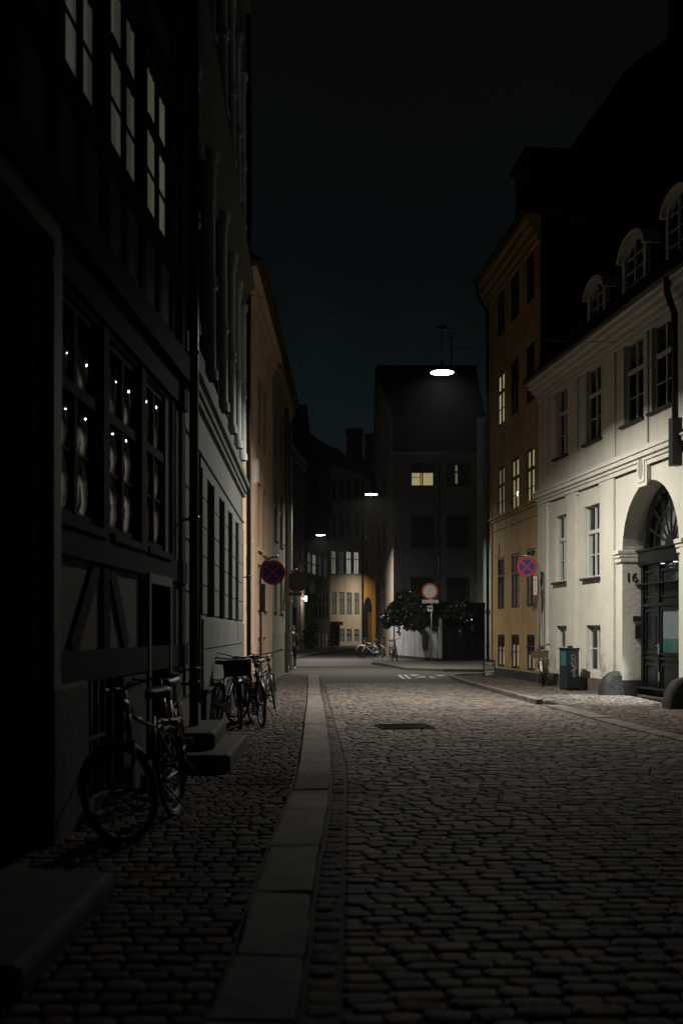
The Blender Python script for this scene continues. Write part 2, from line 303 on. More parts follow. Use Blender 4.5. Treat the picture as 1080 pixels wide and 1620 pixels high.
def cobble_mesh(name, cobs, m, bank=0.016):
    """cobs: array of x, y, z, half width, half depth, rot, tiltx, tilty, tone"""
    c = np.array(cobs); n = len(c)
    s = np.array([-1, -.95, -.7, .7, .95, 1]); h1 = np.array([1, .13, .0, .0, .13, 1])
    gx, gy = np.meshgrid(s, s, indexing='ij'); hz = np.maximum(h1[:, None], h1[None, :]) + .25 * np.minimum(h1[:, None], h1[None, :])
    hz = np.minimum(hz, 1.0)
    sq = 1 - .20 * (np.abs(gx) > .8) * (np.abs(gy) > .8); gx = gx * sq; gy = gy * sq
    gx, gy, hz = gx.ravel(), gy.ravel(), hz.ravel(); K = 36
    rs = np.random.RandomState(len(name) + n); jx = rs.normal(0, .022, (n, K)); jy = rs.normal(0, .03, (n, K)); jz = rs.normal(0, .0007, (n, K))
    lx = (gx[None] + jx) * c[:, 3:4]; ly = (gy[None] + jy) * c[:, 4:5]
    X = c[:, 0:1] + lx * np.cos(c[:, 5:6]) - ly * np.sin(c[:, 5:6]); Y = c[:, 1:2] + lx * np.sin(c[:, 5:6]) + ly * np.cos(c[:, 5:6])
    Z = c[:, 2:3] - hz[None] * bank + jz + lx * c[:, 6:7] + ly * c[:, 7:8]
    co = np.stack([X, Y, Z], 2).reshape(-1, 3)
    q = np.array([(i * 6 + j, (i + 1) * 6 + j, (i + 1) * 6 + j + 1, i * 6 + j + 1) for i in range(5) for j in range(5)])
    fc = (q[None] + (np.arange(n) * K)[:, None, None]).reshape(-1, 4)
    me = bpy.data.meshes.new(name); me.vertices.add(len(co)); me.vertices.foreach_set('co', co.ravel().astype(np.float32))
    me.loops.add(fc.size); me.loops.foreach_set('vertex_index', fc.ravel().astype(np.int32)); me.polygons.add(len(fc))
    me.polygons.foreach_set('loop_start', (np.arange(len(fc)) * 4).astype(np.int32)); me.polygons.foreach_set('loop_total', np.full(len(fc), 4, np.int32))
    me.polygons.foreach_set('use_smooth', np.ones(len(fc), bool)); me.update(calc_edges=True)
    a = me.attributes.new('tone', 'FLOAT', 'POINT'); a.data.foreach_set('value', np.repeat(c[:, 8], K).astype(np.float32))
    me.materials.append(m); o = bpy.data.objects.new(name, me); COL.objects.link(o); return struct(o)
M_cob = mat('road cobbles', (.176, .160, .146), .8, var=.40, scale=9, bump=.35, bscale=55, spec=.05, attr='tone', stain=10.3)
M_cobp = mat('pavement cobbles', (.120, .108, .098), .85, var=.36, scale=11, bump=.35, bscale=55, spec=.04, attr='tone', stain=10.3)
def lay(xl, xr, y0, y1, pitch, width, z, gap=.014, bow=0.0, zf=None):
    out = []; y = y0
    while y < y1:
        p = pitch * rng.uniform(.86, 1.16); a, b = xl(y), xr(y); x = a + rng.uniform(-.5, 0) * width
        ph = rng.uniform(0, 6.28)
        while x < b:
            wd = width * rng.uniform(.68, 1.36); x0, x1 = max(x, a), min(x + wd, b)
            if x1 - x0 > .05:
                xc = (x0 + x1) / 2; yy = y + p / 2 + bow * math.sin((xc - a) / max(b - a, .1) * math.pi) + .012 * math.sin(xc * 2.1 + ph)
                zz = (zf(xc, yy) if zf else z) + rng.gauss(0, .0025)
                out.append((xc, yy, zz, (x1 - x0) / 2 - gap * rng.uniform(.4, .9), p / 2 - gap * rng.uniform(.25, .75), rng.gauss(0, .02), rng.gauss(0, .012), rng.gauss(0, .012), rng.random()))
            x += wd
        y += p
    return out
rl = lambda y: ipl(gutR, y) + .01; rr = lambda y: ipl(roadR, y) - .0
crown = lambda x, y: .03 * math.sin(max(0, min(1, (x - rl(y)) / max(rr(y) - rl(y), .1))) * math.pi)
cob = lay(rl, rr, .5, 31.0, .128, .178, 0, .008, .10, crown)
cobble_mesh('road', cob, M_cob)
gut = lay(lambda y: ipl(kerbR, y) + .012, lambda y: ipl(gutR, y), .5, 36.6, .17, .17, -.004, .010)
cobble_mesh('gutter', gut, M_cobp)
# left pavement, between house fronts and kerb
A0, A1 = G(62, 1349), G(290, 1203.3)
WA = Wall(A0, A1, (3, 10))
def wx(W):
    return lambda y: W.p.x + (y - W.p.y) / W.d.y * W.d.x
leftwall = lambda y: (wx(WA)(y) if y < 12.55 else wx(WB)(y) if y < 23.6 else wx(WC)(y)) + .0
B0, B1 = G(290, 1203.3), G(384, 1108)
WB = Wall(B0, B1, (3, 16)); C0 = B1; C1 = G(454.5, 1064.8)
WC = Wall(C0, C1, (3, 30))
pv = lay(lambda y: leftwall(y) + .02, lambda y: ipl(kerbL, y) - .01, .5, 37.0, .125, .135, KZ, .011)
cobble_mesh('pavement', pv, M_cobp)
# kerb slabs
def slabs(L, Rr, joints, z, m, name, th=.14):
    mb = MB()
    for y0, y1 in zip(joints[:-1], joints[1:]):
        ys = np.linspace(y0 + .008, y1 - .008, 4); g = .006
        dz = rng.uniform(-.008, .008); tl_ = rng.uniform(-.01, .01); jt = lambda: rng.uniform(-.006, .006)
        vs = [(ipl(L, y) + g + jt(), y + jt(), z + dz) for y in ys] + [(ipl(Rr, y) - g + jt(), y + jt(), z + dz + tl_) for y in ys]; n = 4
        lo = [(x, y, z - th) for x, y, _ in vs]
        fs = [(i, i + 1, n + i + 1, n + i) for i in range(3)] + [(8 + i, 8 + n + i, 8 + n + i + 1, 8 + i + 1) for i in range(3)]
        ring = [0, 1, 2, 3, 7, 6, 5, 4]
        fs += [(ring[i], ring[(i + 1) % 8], 8 + ring[(i + 1) % 8], 8 + ring[i]) for i in range(8)]
        mb.add(vs + lo, fs)
    return struct(mb.build(name, m, None, bevel=.014))
M_slab = mat('kerb granite', (.165, .145, .127), .8, spec=.05, var=.5, scale=3.5, bump=.4, bscale=35, stain=10.25)
jy = [1800, 1618, 1513, 1412, 1339, 1281, 1250, 1187, 1171, 1146, 1131, 1115.5, 1108, 1099, 1091, 1082, 1075, 1067.5]
jn = [-3.5, -2.2, -1, .3, 1.4, 2.3] + [G(0, y, KZ).y for y in jy[1:]]
slabs(kerbL, kerbR, jn, KZ + .006, M_slab, 'kerb')
# crossing and far street
Y1, Y2 = 31.0, 47.0
sheet('crossing_road', [(-60, Y1), (3.9, Y1 - .2), (12, 31.6), (60, 30), (60, 50), (-60, 49.5)], -.012, M_asph)
M_far = mat('far cobbles', (.09, .077, .066), .75, var=.45, scale=7, bump=.6, bscale=16)
sheet('far_street', [(-9, Y2), (2.6, Y2 + .6), (3.6, 57), (3.6, 77), (12, 100), (30, 130), (-30, 130), (-9, 90)], -.006, M_far)
M_mark = mat('worn road paint', (.36, .36, .34), .7, var=.5, scale=9)
mk = MB()
def gq(px): mk.add([tuple(G(x, y, -.006)) for x, y in px], [tuple(range(len(px)))])
gq([(628.5, 1067.5), (633, 1067), (641, 1074), (636, 1074)]); gq([(637.5, 1067.5), (642, 1067), (651, 1074), (646, 1074)])
gq([(646, 1067.2), (666, 1067.4), (654, 1069.6)]); gq([(654, 1072.3), (670, 1069.4), (674, 1071.6)]); gq([(687, 1067.6), (706, 1067.8), (696, 1069.8)]); gq([(678, 1069.6), (692, 1072.2), (680, 1072.6)])
struct(mk.build('road_marking', M_mark))
# manhole
mh = MB(); c = G(640, 1152); u = Matrix.Rotation(.12, 3, 'Z')
mh.T = lambda a, b, cc: tuple(Vector((c.x, c.y, .022)) + u @ Vector((a, b, cc)))
mh.box(-.42, .42, -.42, -.36, 0, .012); mh.box(-.42, .42, .36, .42, 0, .012); mh.box(-.42, -.36, -.36, .36, 0, .012); mh.box(.36, .42, -.36, .36, 0, .012)
for i in range(9): mh.box(-.355, .355, -.33 + i * .077, -.33 + i * .077 + .045, -.012, .006)
mh.box(-.41, .41, -.41, .41, -.04, -.012)
tag(mh.build('manhole_cover', mat('rusty cast iron', (.018, .015, .014), .95, var=.4, spec=.02), None), 'square cast iron drain cover in the cobbled road', 'manhole cover')
# right pavement
WJ = Wall(G(1068, 1119), G(853, 1085), (0, 25)); WI = Wall(G(853, 1085), G(775, 1071), (0, 33))
PZ = .09
rk = [G(712, 1073, PZ), G(740, 1083, PZ), G(790, 1097, PZ), G(847, 1113, PZ)]
pr = lambda y: (wx(WJ)(y) if y < 30 else wx(WI)(y)) + .02
pl_ = lambda y: ipl(roadR, y) + (.17 if y > 22.4 else .34)
pvr = lay(pl_, pr, 9.0, 35.0, .13, .14, PZ, .011, 0, lambda x, y: PZ if y > 23.2 else max(.02, PZ - .035 * (23.2 - y)) if y < 23.2 else PZ)
cobble_mesh('pavement_right', pvr, M_cobp)
mb = MB(); kb = [(p[0], p[1]) for p in roadR if p[1] > 22.2]
kb = kb + [(kb[-1][0] + .05, kb[-1][1] + .9), (kb[-1][0] + .6, kb[-1][1] + 1.9), (kb[-1][0] + 1.6, kb[-1][1] + 2.4)]
for (xa, ya), (xb, yb) in zip(kb[:-1], kb[1:]):
    d = Vector((xb - xa, yb - ya)); k = max(1, int(d.length / 1.0)); n2 = Vector((d.y, -d.x)).normalized() * .16
    for i in range(k):
        p, q = Vector((xa, ya)) + d * (i / k + .004), Vector((xa, ya)) + d * ((i + 1) / k - .004)
        zz = PZ + .012
        mb.add([(p.x, p.y, zz), (q.x, q.y, zz), (q.x + n2.x, q.y + n2.y, zz), (p.x + n2.x, p.y + n2.y, zz), (p.x, p.y, -.1), (q.x, q.y, -.1), (q.x + n2.x, q.y + n2.y, -.1), (p.x + n2.x, p.y + n2.y, -.1)],
               [(0, 1, 2, 3), (4, 7, 6, 5), (0, 4, 5, 1), (1, 5, 6, 2), (2, 6, 7, 3), (3, 7, 4, 0)])
struct(mb.build('kerb_right', M_slab, None, bevel=.012))
# flush slab band in front of the gate
bl = [(p[0], p[1]) for p in roadR]; br_ = [(p[0] + .34, p[1]) for p in roadR]
slabs(bl, br_, list(np.arange(8.0, 22.3, 1.05)), .034, M_slab, 'kerb_band', .1)
# far corner pavement
mb = MB(); fp = [G(588, 1047.5, .1), G(612, 1050.5, .1), G(641, 1056, .1), G(700, 1058, .1), G(748, 1058.5, .1), G(800, 1059, .1)]
top = [tuple(p) for p in fp] + [(14, 60, .1), (3.0, 80, .1)]
mb.prism([(p[0], p[1]) for p in top], -.1, .1); struct(mb.build('pavement_corner', mat('slab paving', (.085, .08, .072), .75, var=.3, scale=5, bump=.3), None, bevel=.01))
mb = MB(); fl = [G(462, 1040.5, .1), G(500, 1034, .1), G(545, 1028, .1), G(585, 1024.5, .1)]
mb.prism([(p.x, p.y) for p in fl] + [(6, 125), (-8, 95), (-6, 70)], -.1, .1); struct(mb.build('pavement_far', MATS['slab paving'], None))

# ============================================================ HOUSE KIT
def facade(root, W, u0, u1, v0, v1, ops, m, depth=.14, name='wall', back=8.0, arches=(), shell=True):
    mb = MB(W.pt); us = sorted({u0, u1, *[o[0] for o in ops], *[o[1] for o in ops]}); vs = sorted({v0, v1, *[o[2] for o in ops], *[o[3] for o in ops]})
    us = [u for u in us if u0 <= u <= u1]; vs = [v for v in vs if v0 <= v <= v1]
    for a, b in zip(us[:-1], us[1:]):
        for c, d in zip(vs[:-1], vs[1:]):
            um, vm = (a + b) / 2, (c + d) / 2
            if any(o[0] < um < o[1] and o[2] < vm < o[3] for o in ops): continue
            mb.quad((a, c, 0), (b, c, 0), (b, d, 0), (a, d, 0))
    for o in ops:
        a, b, c, d = o[:4]; dp = -(o[4] if len(o) > 4 else depth)
        mb.quad((a, c, 0), (a, d, 0), (a, d, dp), (a, c, dp)); mb.quad((b, c, 0), (b, d, 0), (b, d, dp), (b, c, dp))
        if o not in arches: mb.quad((a, d, 0), (b, d, 0), (b, d, dp), (a, d, dp))
        mb.quad((a, c, 0), (b, c, 0), (b, c, dp), (a, c, dp))
    if shell:
        D = -back
        mb.quad((u0, v0, 0), (u0, v1, 0), (u0, v1, D), (u0, v0, D)); mb.quad((u1, v0, 0), (u1, v1, 0), (u1, v1, D), (u1, v0, D))
        mb.quad((u0, v0, D), (u1, v0, D), (u1, v1, D), (u0, v1, D)); mb.quad((u0, v1, 0), (u1, v1, 0), (u1, v1, D), (u0, v1, D))
    o = mb.build(name, m, root)
    ib = MB(W.pt); ib.box(u0 + .05, u1 - .05, v0 + .02, v1 - .05, -1.5, -1.45)
    for v in sorted({round(o_[2], 1) - .25 for o_ in ops}): ib.box(u0 + .05, u1 - .05, max(v0 + .03, v), max(v0 + .03, v) + .03, -1.45, -.3)
    ib.build('interior', M_inter, root)
    return o
def window(root, W, r, fm, depth=.12, mull=1, transom=.64, bars=(.32,), sill=None, curt=None, fw=.055, glass=None, mw=.038):
    a, b, c, d = r[:4]; n1 = -depth; n0 = n1 - .05; h = d - c
    mb = MB(W.pt)
    mb.box(a + .002, a + fw, c + .002, d - .002, n0, n1); mb.box(b - fw, b - .002, c + .002, d - .002, n0, n1)
    mb.box(a + fw, b - fw, c + .002, c + fw * 1.15, n0 + .003, n1 - .003); mb.box(a + fw, b - fw, d - fw, d - .002, n0 + .003, n1 - .003)
    for i in range(mull):
        x = a + (b - a) * (i + 1) / (mull + 1); mb.box(x - mw, x + mw, c + fw, d - fw, n0 + .006, n1 + .006)
    if transom: y = c + h * transom; mb.box(a + fw * .9, b - fw * .9, y - .045, y + .045, n0 + .009, n1 + .014)
    for q in bars: y = c + h * q; mb.box(a + fw, b - fw, y - .014, y + .014, n0 + .02, n1 - .012)
    o = mb.build('window', fm, root)
    g = MB(W.pt); gn = n0 + .027; g.quad((a + fw * .8, c + fw * .8, gn), (b - fw * .8, c + fw * .8, gn), (b - fw * .8, d - fw * .8, gn), (a + fw * .8, d - fw * .8, gn)); g.build('pane', glass or M_glass, o)
    if curt:
        for cc in (curt if isinstance(curt, list) else [curt]):
            cm, f0, f1 = cc[0], cc[1], cc[2]; g0, g1 = (cc[3], cc[4]) if len(cc) > 3 else (0, 1)
            k = MB(W.pt); n = 14; pts = []
            ua, ub = a + (b - a) * g0, a + (b - a) * g1
            for i in range(n + 1):
                uu = ua + (ub - ua) * i / n; nn = n0 + .006 + (.012 if i % 2 else 0)
                pts += [(uu, c + h * f0, nn), (uu, c + h * f1, nn)]
            k.add(pts, [(2 * i, 2 * i + 2, 2 * i + 3, 2 * i + 1) for i in range(n)]); k.build('curtain', cm, o)
    if sill:
        s = MB(W.pt); s.box(a - .06, b + .06, c - .085, c - .004, -.02, .07); s.build('sill', sill, o)
    return o
def bands(root, W, u0, u1, prof, m, name='cornice', bevel=0):
    mb = MB(W.pt)
    for i, (v0, v1, n) in enumerate(prof): mb.box(u0 - i * .002, u1 + i * .002, v0, v1, -.02, n)
    return mb.build(name, m, root, bevel=bevel)
def pipe(root, W, u, v0, v1, n, r, m, name='downpipe'):
    mb = MB(); mb.tube([tuple(W.pt(u, v0, n)), tuple(W.pt(u, v1, n))], r, 10)
    v = v0 + .6
    while v < v1: mb.tube([tuple(W.pt(u, v, n)), tuple(W.pt(u, v + .04, n))], r * 1.2, 10); mb.tube([tuple(W.pt(u, v, n)), tuple(W.pt(u, v, 0))], r * .3, 6); v += 1.9
    return mb.build(name, m, root)
TEXTS = []
def text(name, s, size, M, m, parent=None, ext=.004, align='CENTER'):
    cu = bpy.data.curves.new(name, 'FONT'); cu.body = s; cu.size = size; cu.extrude = ext; cu.align_x = align; cu.align_y = 'CENTER'; cu.materials.append(m)
    o = bpy.data.objects.new(name, cu); COL.objects.link(o)
    if parent: o.parent = parent; M = Matrix.Translation(-wloc(parent)) @ M
    o.matrix_local = M; TEXTS.append(o); return o

# ------------------------------------------------------------ J: cream house with the arched gate
J = thing('cream_house', 'cream plastered house with white windows and an arched gateway numbered 16', 'house', WJ.pt(0, 0, 0))
uf = WJ.L; un = WJ.u(1180)
ga, gb = sorted((WJ.u(983.5), WJ.u(1073))); gr = (gb - ga) / 2; gsp = 3.27; gate = (ga, gb, 0, gsp + gr, .52)
low = [WJ.rect(878, 895.5, 816, 921), WJ.rect(923.5, 947.5, 798, 913)]
bas = [WJ.rect(879, 897, 990, 1061), WJ.rect(926.5, 951, 989, 1064)]
upp = [WJ.rect(879, 896.5, 625, 728), WJ.rect(926, 950, 582, 697), WJ.rect(986, 1017, 530, 665), WJ.rect(1030, 1066, 494, 640)]
vlo = (low[0][2] + low[1][2]) / 2; vlt = (low[0][3] + low[1][3]) / 2; vuo = sum(r[2] for r in upp) / 4; vut = sum(r[3] for r in upp) / 4; vbo = .42; vbt = (bas[0][3] + bas[1][3]) / 2
low = [(a, b, vlo, vlt) for a, b, _, _ in low]; bas = [(a, b, vbo + .12, vbt) for a, b, _, _ in bas]; upp = [(a, b, vuo, vut) for a, b, _, _ in upp]
pitch_u = upp[1][0] - upp[2][0]
upp += [(upp[3][0] - 1.9, upp[3][1] - 1.9, vuo, vut)]
vtop = 8.35
facade(J, WJ, un, uf, 0, vtop, low + bas + upp + [gate], M_white, .16, back=9, arches=(gate,))
# arch spandrels and intrados
mb = MB(WJ.pt); NA = 28; uc = (ga + gb) / 2
arc = [(uc + gr * math.cos(math.pi * i / NA), gsp + gr * math.sin(math.pi * i / NA)) for i in range(NA + 1)]
for (a, b), (c, d) in zip(arc[:-1], arc[1:]):
    mb.quad((a, b, 0), (c, d, 0), (c, gsp + gr + .0005, 0), (a, gsp + gr + .0005, 0)); mb.quad((a, b, 0), (c, d, 0), (c, d, -.52), (a, b, -.52))
mb.build('arch_spandrel', M_white, J)
st = MB(WJ.pt)                                            # imposts, moulded arch edge, keystone tablet
for uu in (ga, gb):
    s_ = 1 if uu == gb else -1
    for v0, v1, n in ((gsp - .20, gsp - .11, .05), (gsp - .10, gsp - .03, .075), (gsp - .02, gsp + .07, .11)): st.box(uu - .015 * s_, uu + s_ * .34, v0, v1, -.5 if s_ > 0 else -.1, n)
    st.build('impost', M_whitetrim, J, bevel=.012); st = MB(WJ.pt)
ku, kv = WJ.uv(1021, 742); st.box(ku - .26, ku + .26, kv - .38, kv + .40, -.02, .10); st.box(ku - .18, ku + .18, kv - .29, kv + .31, .09, .125)
st.build('keystone', M_whitetrim, J, bevel=.012)
kt = MB(WJ.pt); kt.prism([(ku + .12 * math.cos(t), kv + .01 + .23 * math.sin(t)) for t in [2 * math.pi * i / 24 for i in range(24)]], .12, .131); kt.build('tablet', mat('tablet grey', (.33, .32, .28), .8, var=.3), J)
# recessed bays: raised strips and frieze
rs_ = MB(WJ.pt); q = .065
bandb = 5.02
bayt = [WJ.uv(880, 787)[1], WJ.uv(930, 760)[1], WJ.uv(1015, 718)[1]]; bayt = [sum(bayt[:2]) / 2] * 2 + [bayt[2]]
e = [WJ.u(x) for x in (853.2, 867.5, 899, 913, 953, 973.5, 1079)]
for a, b in ((e[1], e[0]), (e[3], e[2]), (e[5], e[4]), (un, e[6])): rs_.box(min(a, b), max(a, b), .45, bandb + .002, -.02, q)
for (a, b), t in (((e[2], e[1]), bayt[0]), ((e[4], e[3]), bayt[1]), ((e[6], e[5]), bayt[2])): rs_.box(a + .001, b - .001, t, bandb, -.02, q - .002)
for (a, b), t in (((e[2], e[1]), bayt[0]), ((e[4], e[3]), bayt[1]), ((e[6], e[5]), bayt[2])): rs_.box(b - .12, b - .001, t - .2, t - .001, -.02, q - .003); rs_.box(a + .001, a + .12, t - .2, t - .001, -.02, q - .003)
for a, b in ((e[1], e[0]), (WJ.u(914.5), WJ.u(902)), (WJ.u(974), WJ.u(957)), (WJ.u(1026), WJ.u(1021)), (un, WJ.u(1075))): rs_.box(min(a, b), max(a, b), bandb + .4, vtop - .46, -.02, .045)
rs_.build('pilaster', M_white, J, bevel=.008)
bands(J, WJ, un, uf, [(5.02, 5.12, .09), (5.12, 5.20, .13), (5.20, 5.30, .19), (5.30, 5.345, .23), (5.345, 5.46, .11)], M_whitetrim, 'band_course', .01)
bands(J, WJ, un, uf, [(7.88, 7.98, .08), (7.98, 8.10, .14), (8.10, 8.22, .24), (8.22, 8.34, .34), (8.34, 8.40, .40)], M_whitetrim, 'cornice', .012)
g_ = MB(); g_.tube([tuple(WJ.pt(un, 8.47, .40)), tuple(WJ.pt(uf + .1, 8.47, .40))], .075, 10); g_.build('gutter', M_blackpaint, J)
pl2 = MB(WJ.pt)
for a, b in ((un, ga - .0), (gb, uf)): pl2 = MB(WJ.pt); pl2.box(a, b, 0, .40, -.02, .085); pl2.build('plinth', M_plinth, J, bevel=.015)
for r in low: window(J, WJ, r, M_winwhite, .10, fw=.045, mw=.028, curt=[(M_curt, .02, .62, .82, .98)])
for i, r in enumerate(bas): window(J, WJ, r, M_winwhite, .11, transom=None, bars=(.5,), curt=[(M_curt, .0, .5, .05, .45)])
for r in upp: window(J, WJ, r, M_winwhite, .09, fw=.045, mw=.028, curt=None)
for r in low + upp: sl = MB(WJ.pt); sl.box(r[0] - .09, r[1] + .09, r[2] - .06, r[2] - .002, -.02, .10); sl.build('sill', mat('dark slate sill', (.045, .042, .036), .7, var=.2), J, bevel=.01)
kc = MB(WJ.pt); r = low[0]; kc.box(r[0] + .12, r[0] + .16, r[2] + .06, r[2] + .5, -.26, -.25); kc.build('curtain', M_curtred, J)
# gate leaves
gd = MB(WJ.pt); dn = -.50; tv = gsp - .28
gd.box(ga, gb, .02, tv, dn - .08, dn); um = WJ.u(1044, -.5)
fr_ = MB(WJ.pt)
fr_.box(ga + .001, gb - .001, tv, gsp + .02, dn - .1, dn + .14); fr_.box(ga + .001, gb - .001, gsp + .02, gsp + .07, dn - .1, dn + .20)
fr_.box(ga + .001, ga + .12, 0, tv, dn, dn + .07); fr_.box(gb - .12, gb - .001, 0, tv, dn, dn + .07); fr_.box(um - .05, um + .05, .03, tv, dn, dn + .06)
fr_.build('gate_frame', M_door, J, bevel=.01)
def panel(mb, a, b, c, d, n):
    w_ = .055
    mb.box(a, a + w_, c, d, n, n + .035); mb.box(b - w_, b, c, d, n, n + .035); mb.box(a + w_, b - w_, c, c + w_, n, n + .034); mb.box(a + w_, b - w_, d - w_, d, n, n + .034)
    mb.box(a + .13, b - .13, c + .13, d - .13, n, n + .022)
for a, b in ((ga + .16, um - .08), (um + .08, gb - .16)):
    panel(gd, a, b, .16, .82, dn); panel(gd, a, b, 2.25, tv - .12, dn); gd.box(a - .05, b + .05, 2.06, 2.14, dn, dn + .06); gd.box(a, b, .90, .96, dn, dn + .05)
panel(gd, um + .08, gb - .16, 1.02, 2.0, dn)
gdo = gd.build('gate_leaf', M_door, J, bevel=.006)
da, db = ga + .16, um - .08                                # glazed panel in the near leaf
dg = MB(WJ.pt); dg.box(da + .07, db - .07, 1.06, 1.36, dn + .004, dn + .010); dg.build('curtain', L_tealc, gdo); dg = MB(WJ.pt); dg.box(da + .07, db - .07, 1.362, 1.98, dn + .004, dn + .009); dg.build('blind', pastel('dim grey blind', (.75, .82, .9), .016, freq=3, lo=.5), gdo)
dg = MB(WJ.pt); dg.box(da + .05, db - .05, 1.04, 2.0, dn + .016, dn + .02); dg.build('pane', M_glass, gdo)
df = MB(WJ.pt); w_ = .07; df.box(da, da + w_, 1.0, 2.04, dn, dn + .045); df.box(db - w_, db, 1.0, 2.04, dn, dn + .045); df.box(da + w_, db - w_, 1.0, 1.07, dn, dn + .044); df.box(da + w_, db - w_, 1.97, 2.04, dn, dn + .044); df.build('glazing_frame', M_door, gdo, bevel=.006)
kn = MB(WJ.pt); kn.box(um - .10, um - .03, 1.02, 1.26, dn + .06, dn + .075); kn.tube([(um - .065, 1.2, dn + .075), (um - .065, 1.2, dn + .13), (um - .18, 1.2, dn + .135)], .012); kn.ball((um - .065, 1.08, dn + .09), .022); kn.box(um - .09, um - .04, .42, .64, dn + .06, dn + .07); kn.build('handle', M_chrome, gdo)
th = MB(WJ.pt); th.box(ga + .002, gb - .002, -.02, .10, dn - .06, dn + .16); th.build('threshold', M_granite, J, bevel=.01)
# fanlight
fl_ = MB(WJ.pt); ro = gr - .02
def ring(mb, r0, r1, n0, n1, k=28):
    for i in range(k):
        t0, t1 = math.pi * i / k, math.pi * (i + 1) / k
        P = [(uc + r_ * math.cos(t), gsp + .07 + r_ * math.sin(t)) for r_, t in ((r0, t0), (r1, t0), (r1, t1), (r0, t1))]
        mb.prism(P, n0, n1)
ring(fl_, ro - .17, ro - .05, dn - .05, dn + .05); ring(fl_, .78, .82, dn - .02, dn + .02); ring(fl_, .0, .22, dn - .04, dn + .05, 14)
for i in range(1, 8):
    t = math.pi * i / 8; p0 = Vector((uc + .2 * math.cos(t), gsp + .07 + .2 * math.sin(t))); p1 = Vector((uc + (ro - .1) * math.cos(t), gsp + .07 + (ro - .1) * math.sin(t))); n = Vector((-(p1 - p0).y, (p1 - p0).x)).normalized() * .02
    fl_.prism([tuple(p0 + n), tuple(p1 + n), tuple(p1 - n), tuple(p0 - n)], dn - .015, dn + .015)
flo = fl_.build('fanlight', M_blackpaint, J, weld=False)
gp = MB(WJ.pt); gp.prism([(uc + (ro - .1) * math.cos(math.pi * i / 24), gsp + .075 + (ro - .1) * math.sin(math.pi * i / 24)) for i in range(25)], dn - .045, dn - .04); gp.build('pane', M_glass, flo)
gp = MB(WJ.pt); gp.prism([(uc + (ro - .06) * math.cos(math.pi * i / 24), gsp + .06 + (ro - .06) * math.sin(math.pi * i / 24)) for i in range(25)], dn - .35, dn - .34); gp.build('passage_glow', L_fan, flo)  # upright glowing panel stands in for the lit passage behind
dl = MB()
DL = []
for uu in (WJ.u(1047, -.4), WJ.u(1047, -.4) - .62):
    p = WJ.pt(uu, tv + .0, dn + .09); DL.append(p); dl.lathe([(.0, 0), (.05, -.002), (.055, -.02), (.045, -.022)], p, 16); 
dl.build('downlight_ring', M_chrome, J)
dl = MB()
for p in DL: dl.lathe([(.0, -.024), (.044, -.023)], p, 16)
dl.build('downlight', M_down, J)
for i, p in enumerate(DL):
    l = bpy.data.lights.new('downlight', 'SPOT'); l.energy = (1500, 60)[i]; l.spot_size = R((64, 120)[i]); l.spot_blend = .8; l.shadow_soft_size = .03; l.color = (.90, 1, .97)
    o = bpy.data.objects.new('downlight_beam', l); COL.objects.link(o); o.location = p + WJ.n * .08 + Vector((0, 0, -.05)); o.rotation_euler = Matrix((WJ.n.cross(Vector((0, 0, 1))), WJ.n * 1, Vector((0, 0, 1)))).transposed().to_euler() if False else (0, R((20, 8)[i]), 0)
# jamb: number and plates
JR = Wall(WJ.pt(gb, 0, 0), WJ.pt(gb, 0, -.52), (0, 0)); x16, y16 = JR.uv(998, 914)
text('house_number', '16', .30, JR.mat(x16, y16, .004), M_num, J)
jp = MB(JR.pt); a_, b_ = JR.uv(1007, 979); jp.box(a_ - .10, a_ + .10, b_ - .06, b_ + .06, .001, .02); a_, b_ = JR.uv(1008, 999.5); jp.box(a_ - .065, a_ + .065, b_ - .15, b_ + .15, .001, .03); jp.build('plaque', M_dkplate, J)
jb = MB(JR.pt); jb.box(.0, .5, 0, .42, -.02, .035); jb.build('jamb_base', M_granite_d, J, bevel=.012)
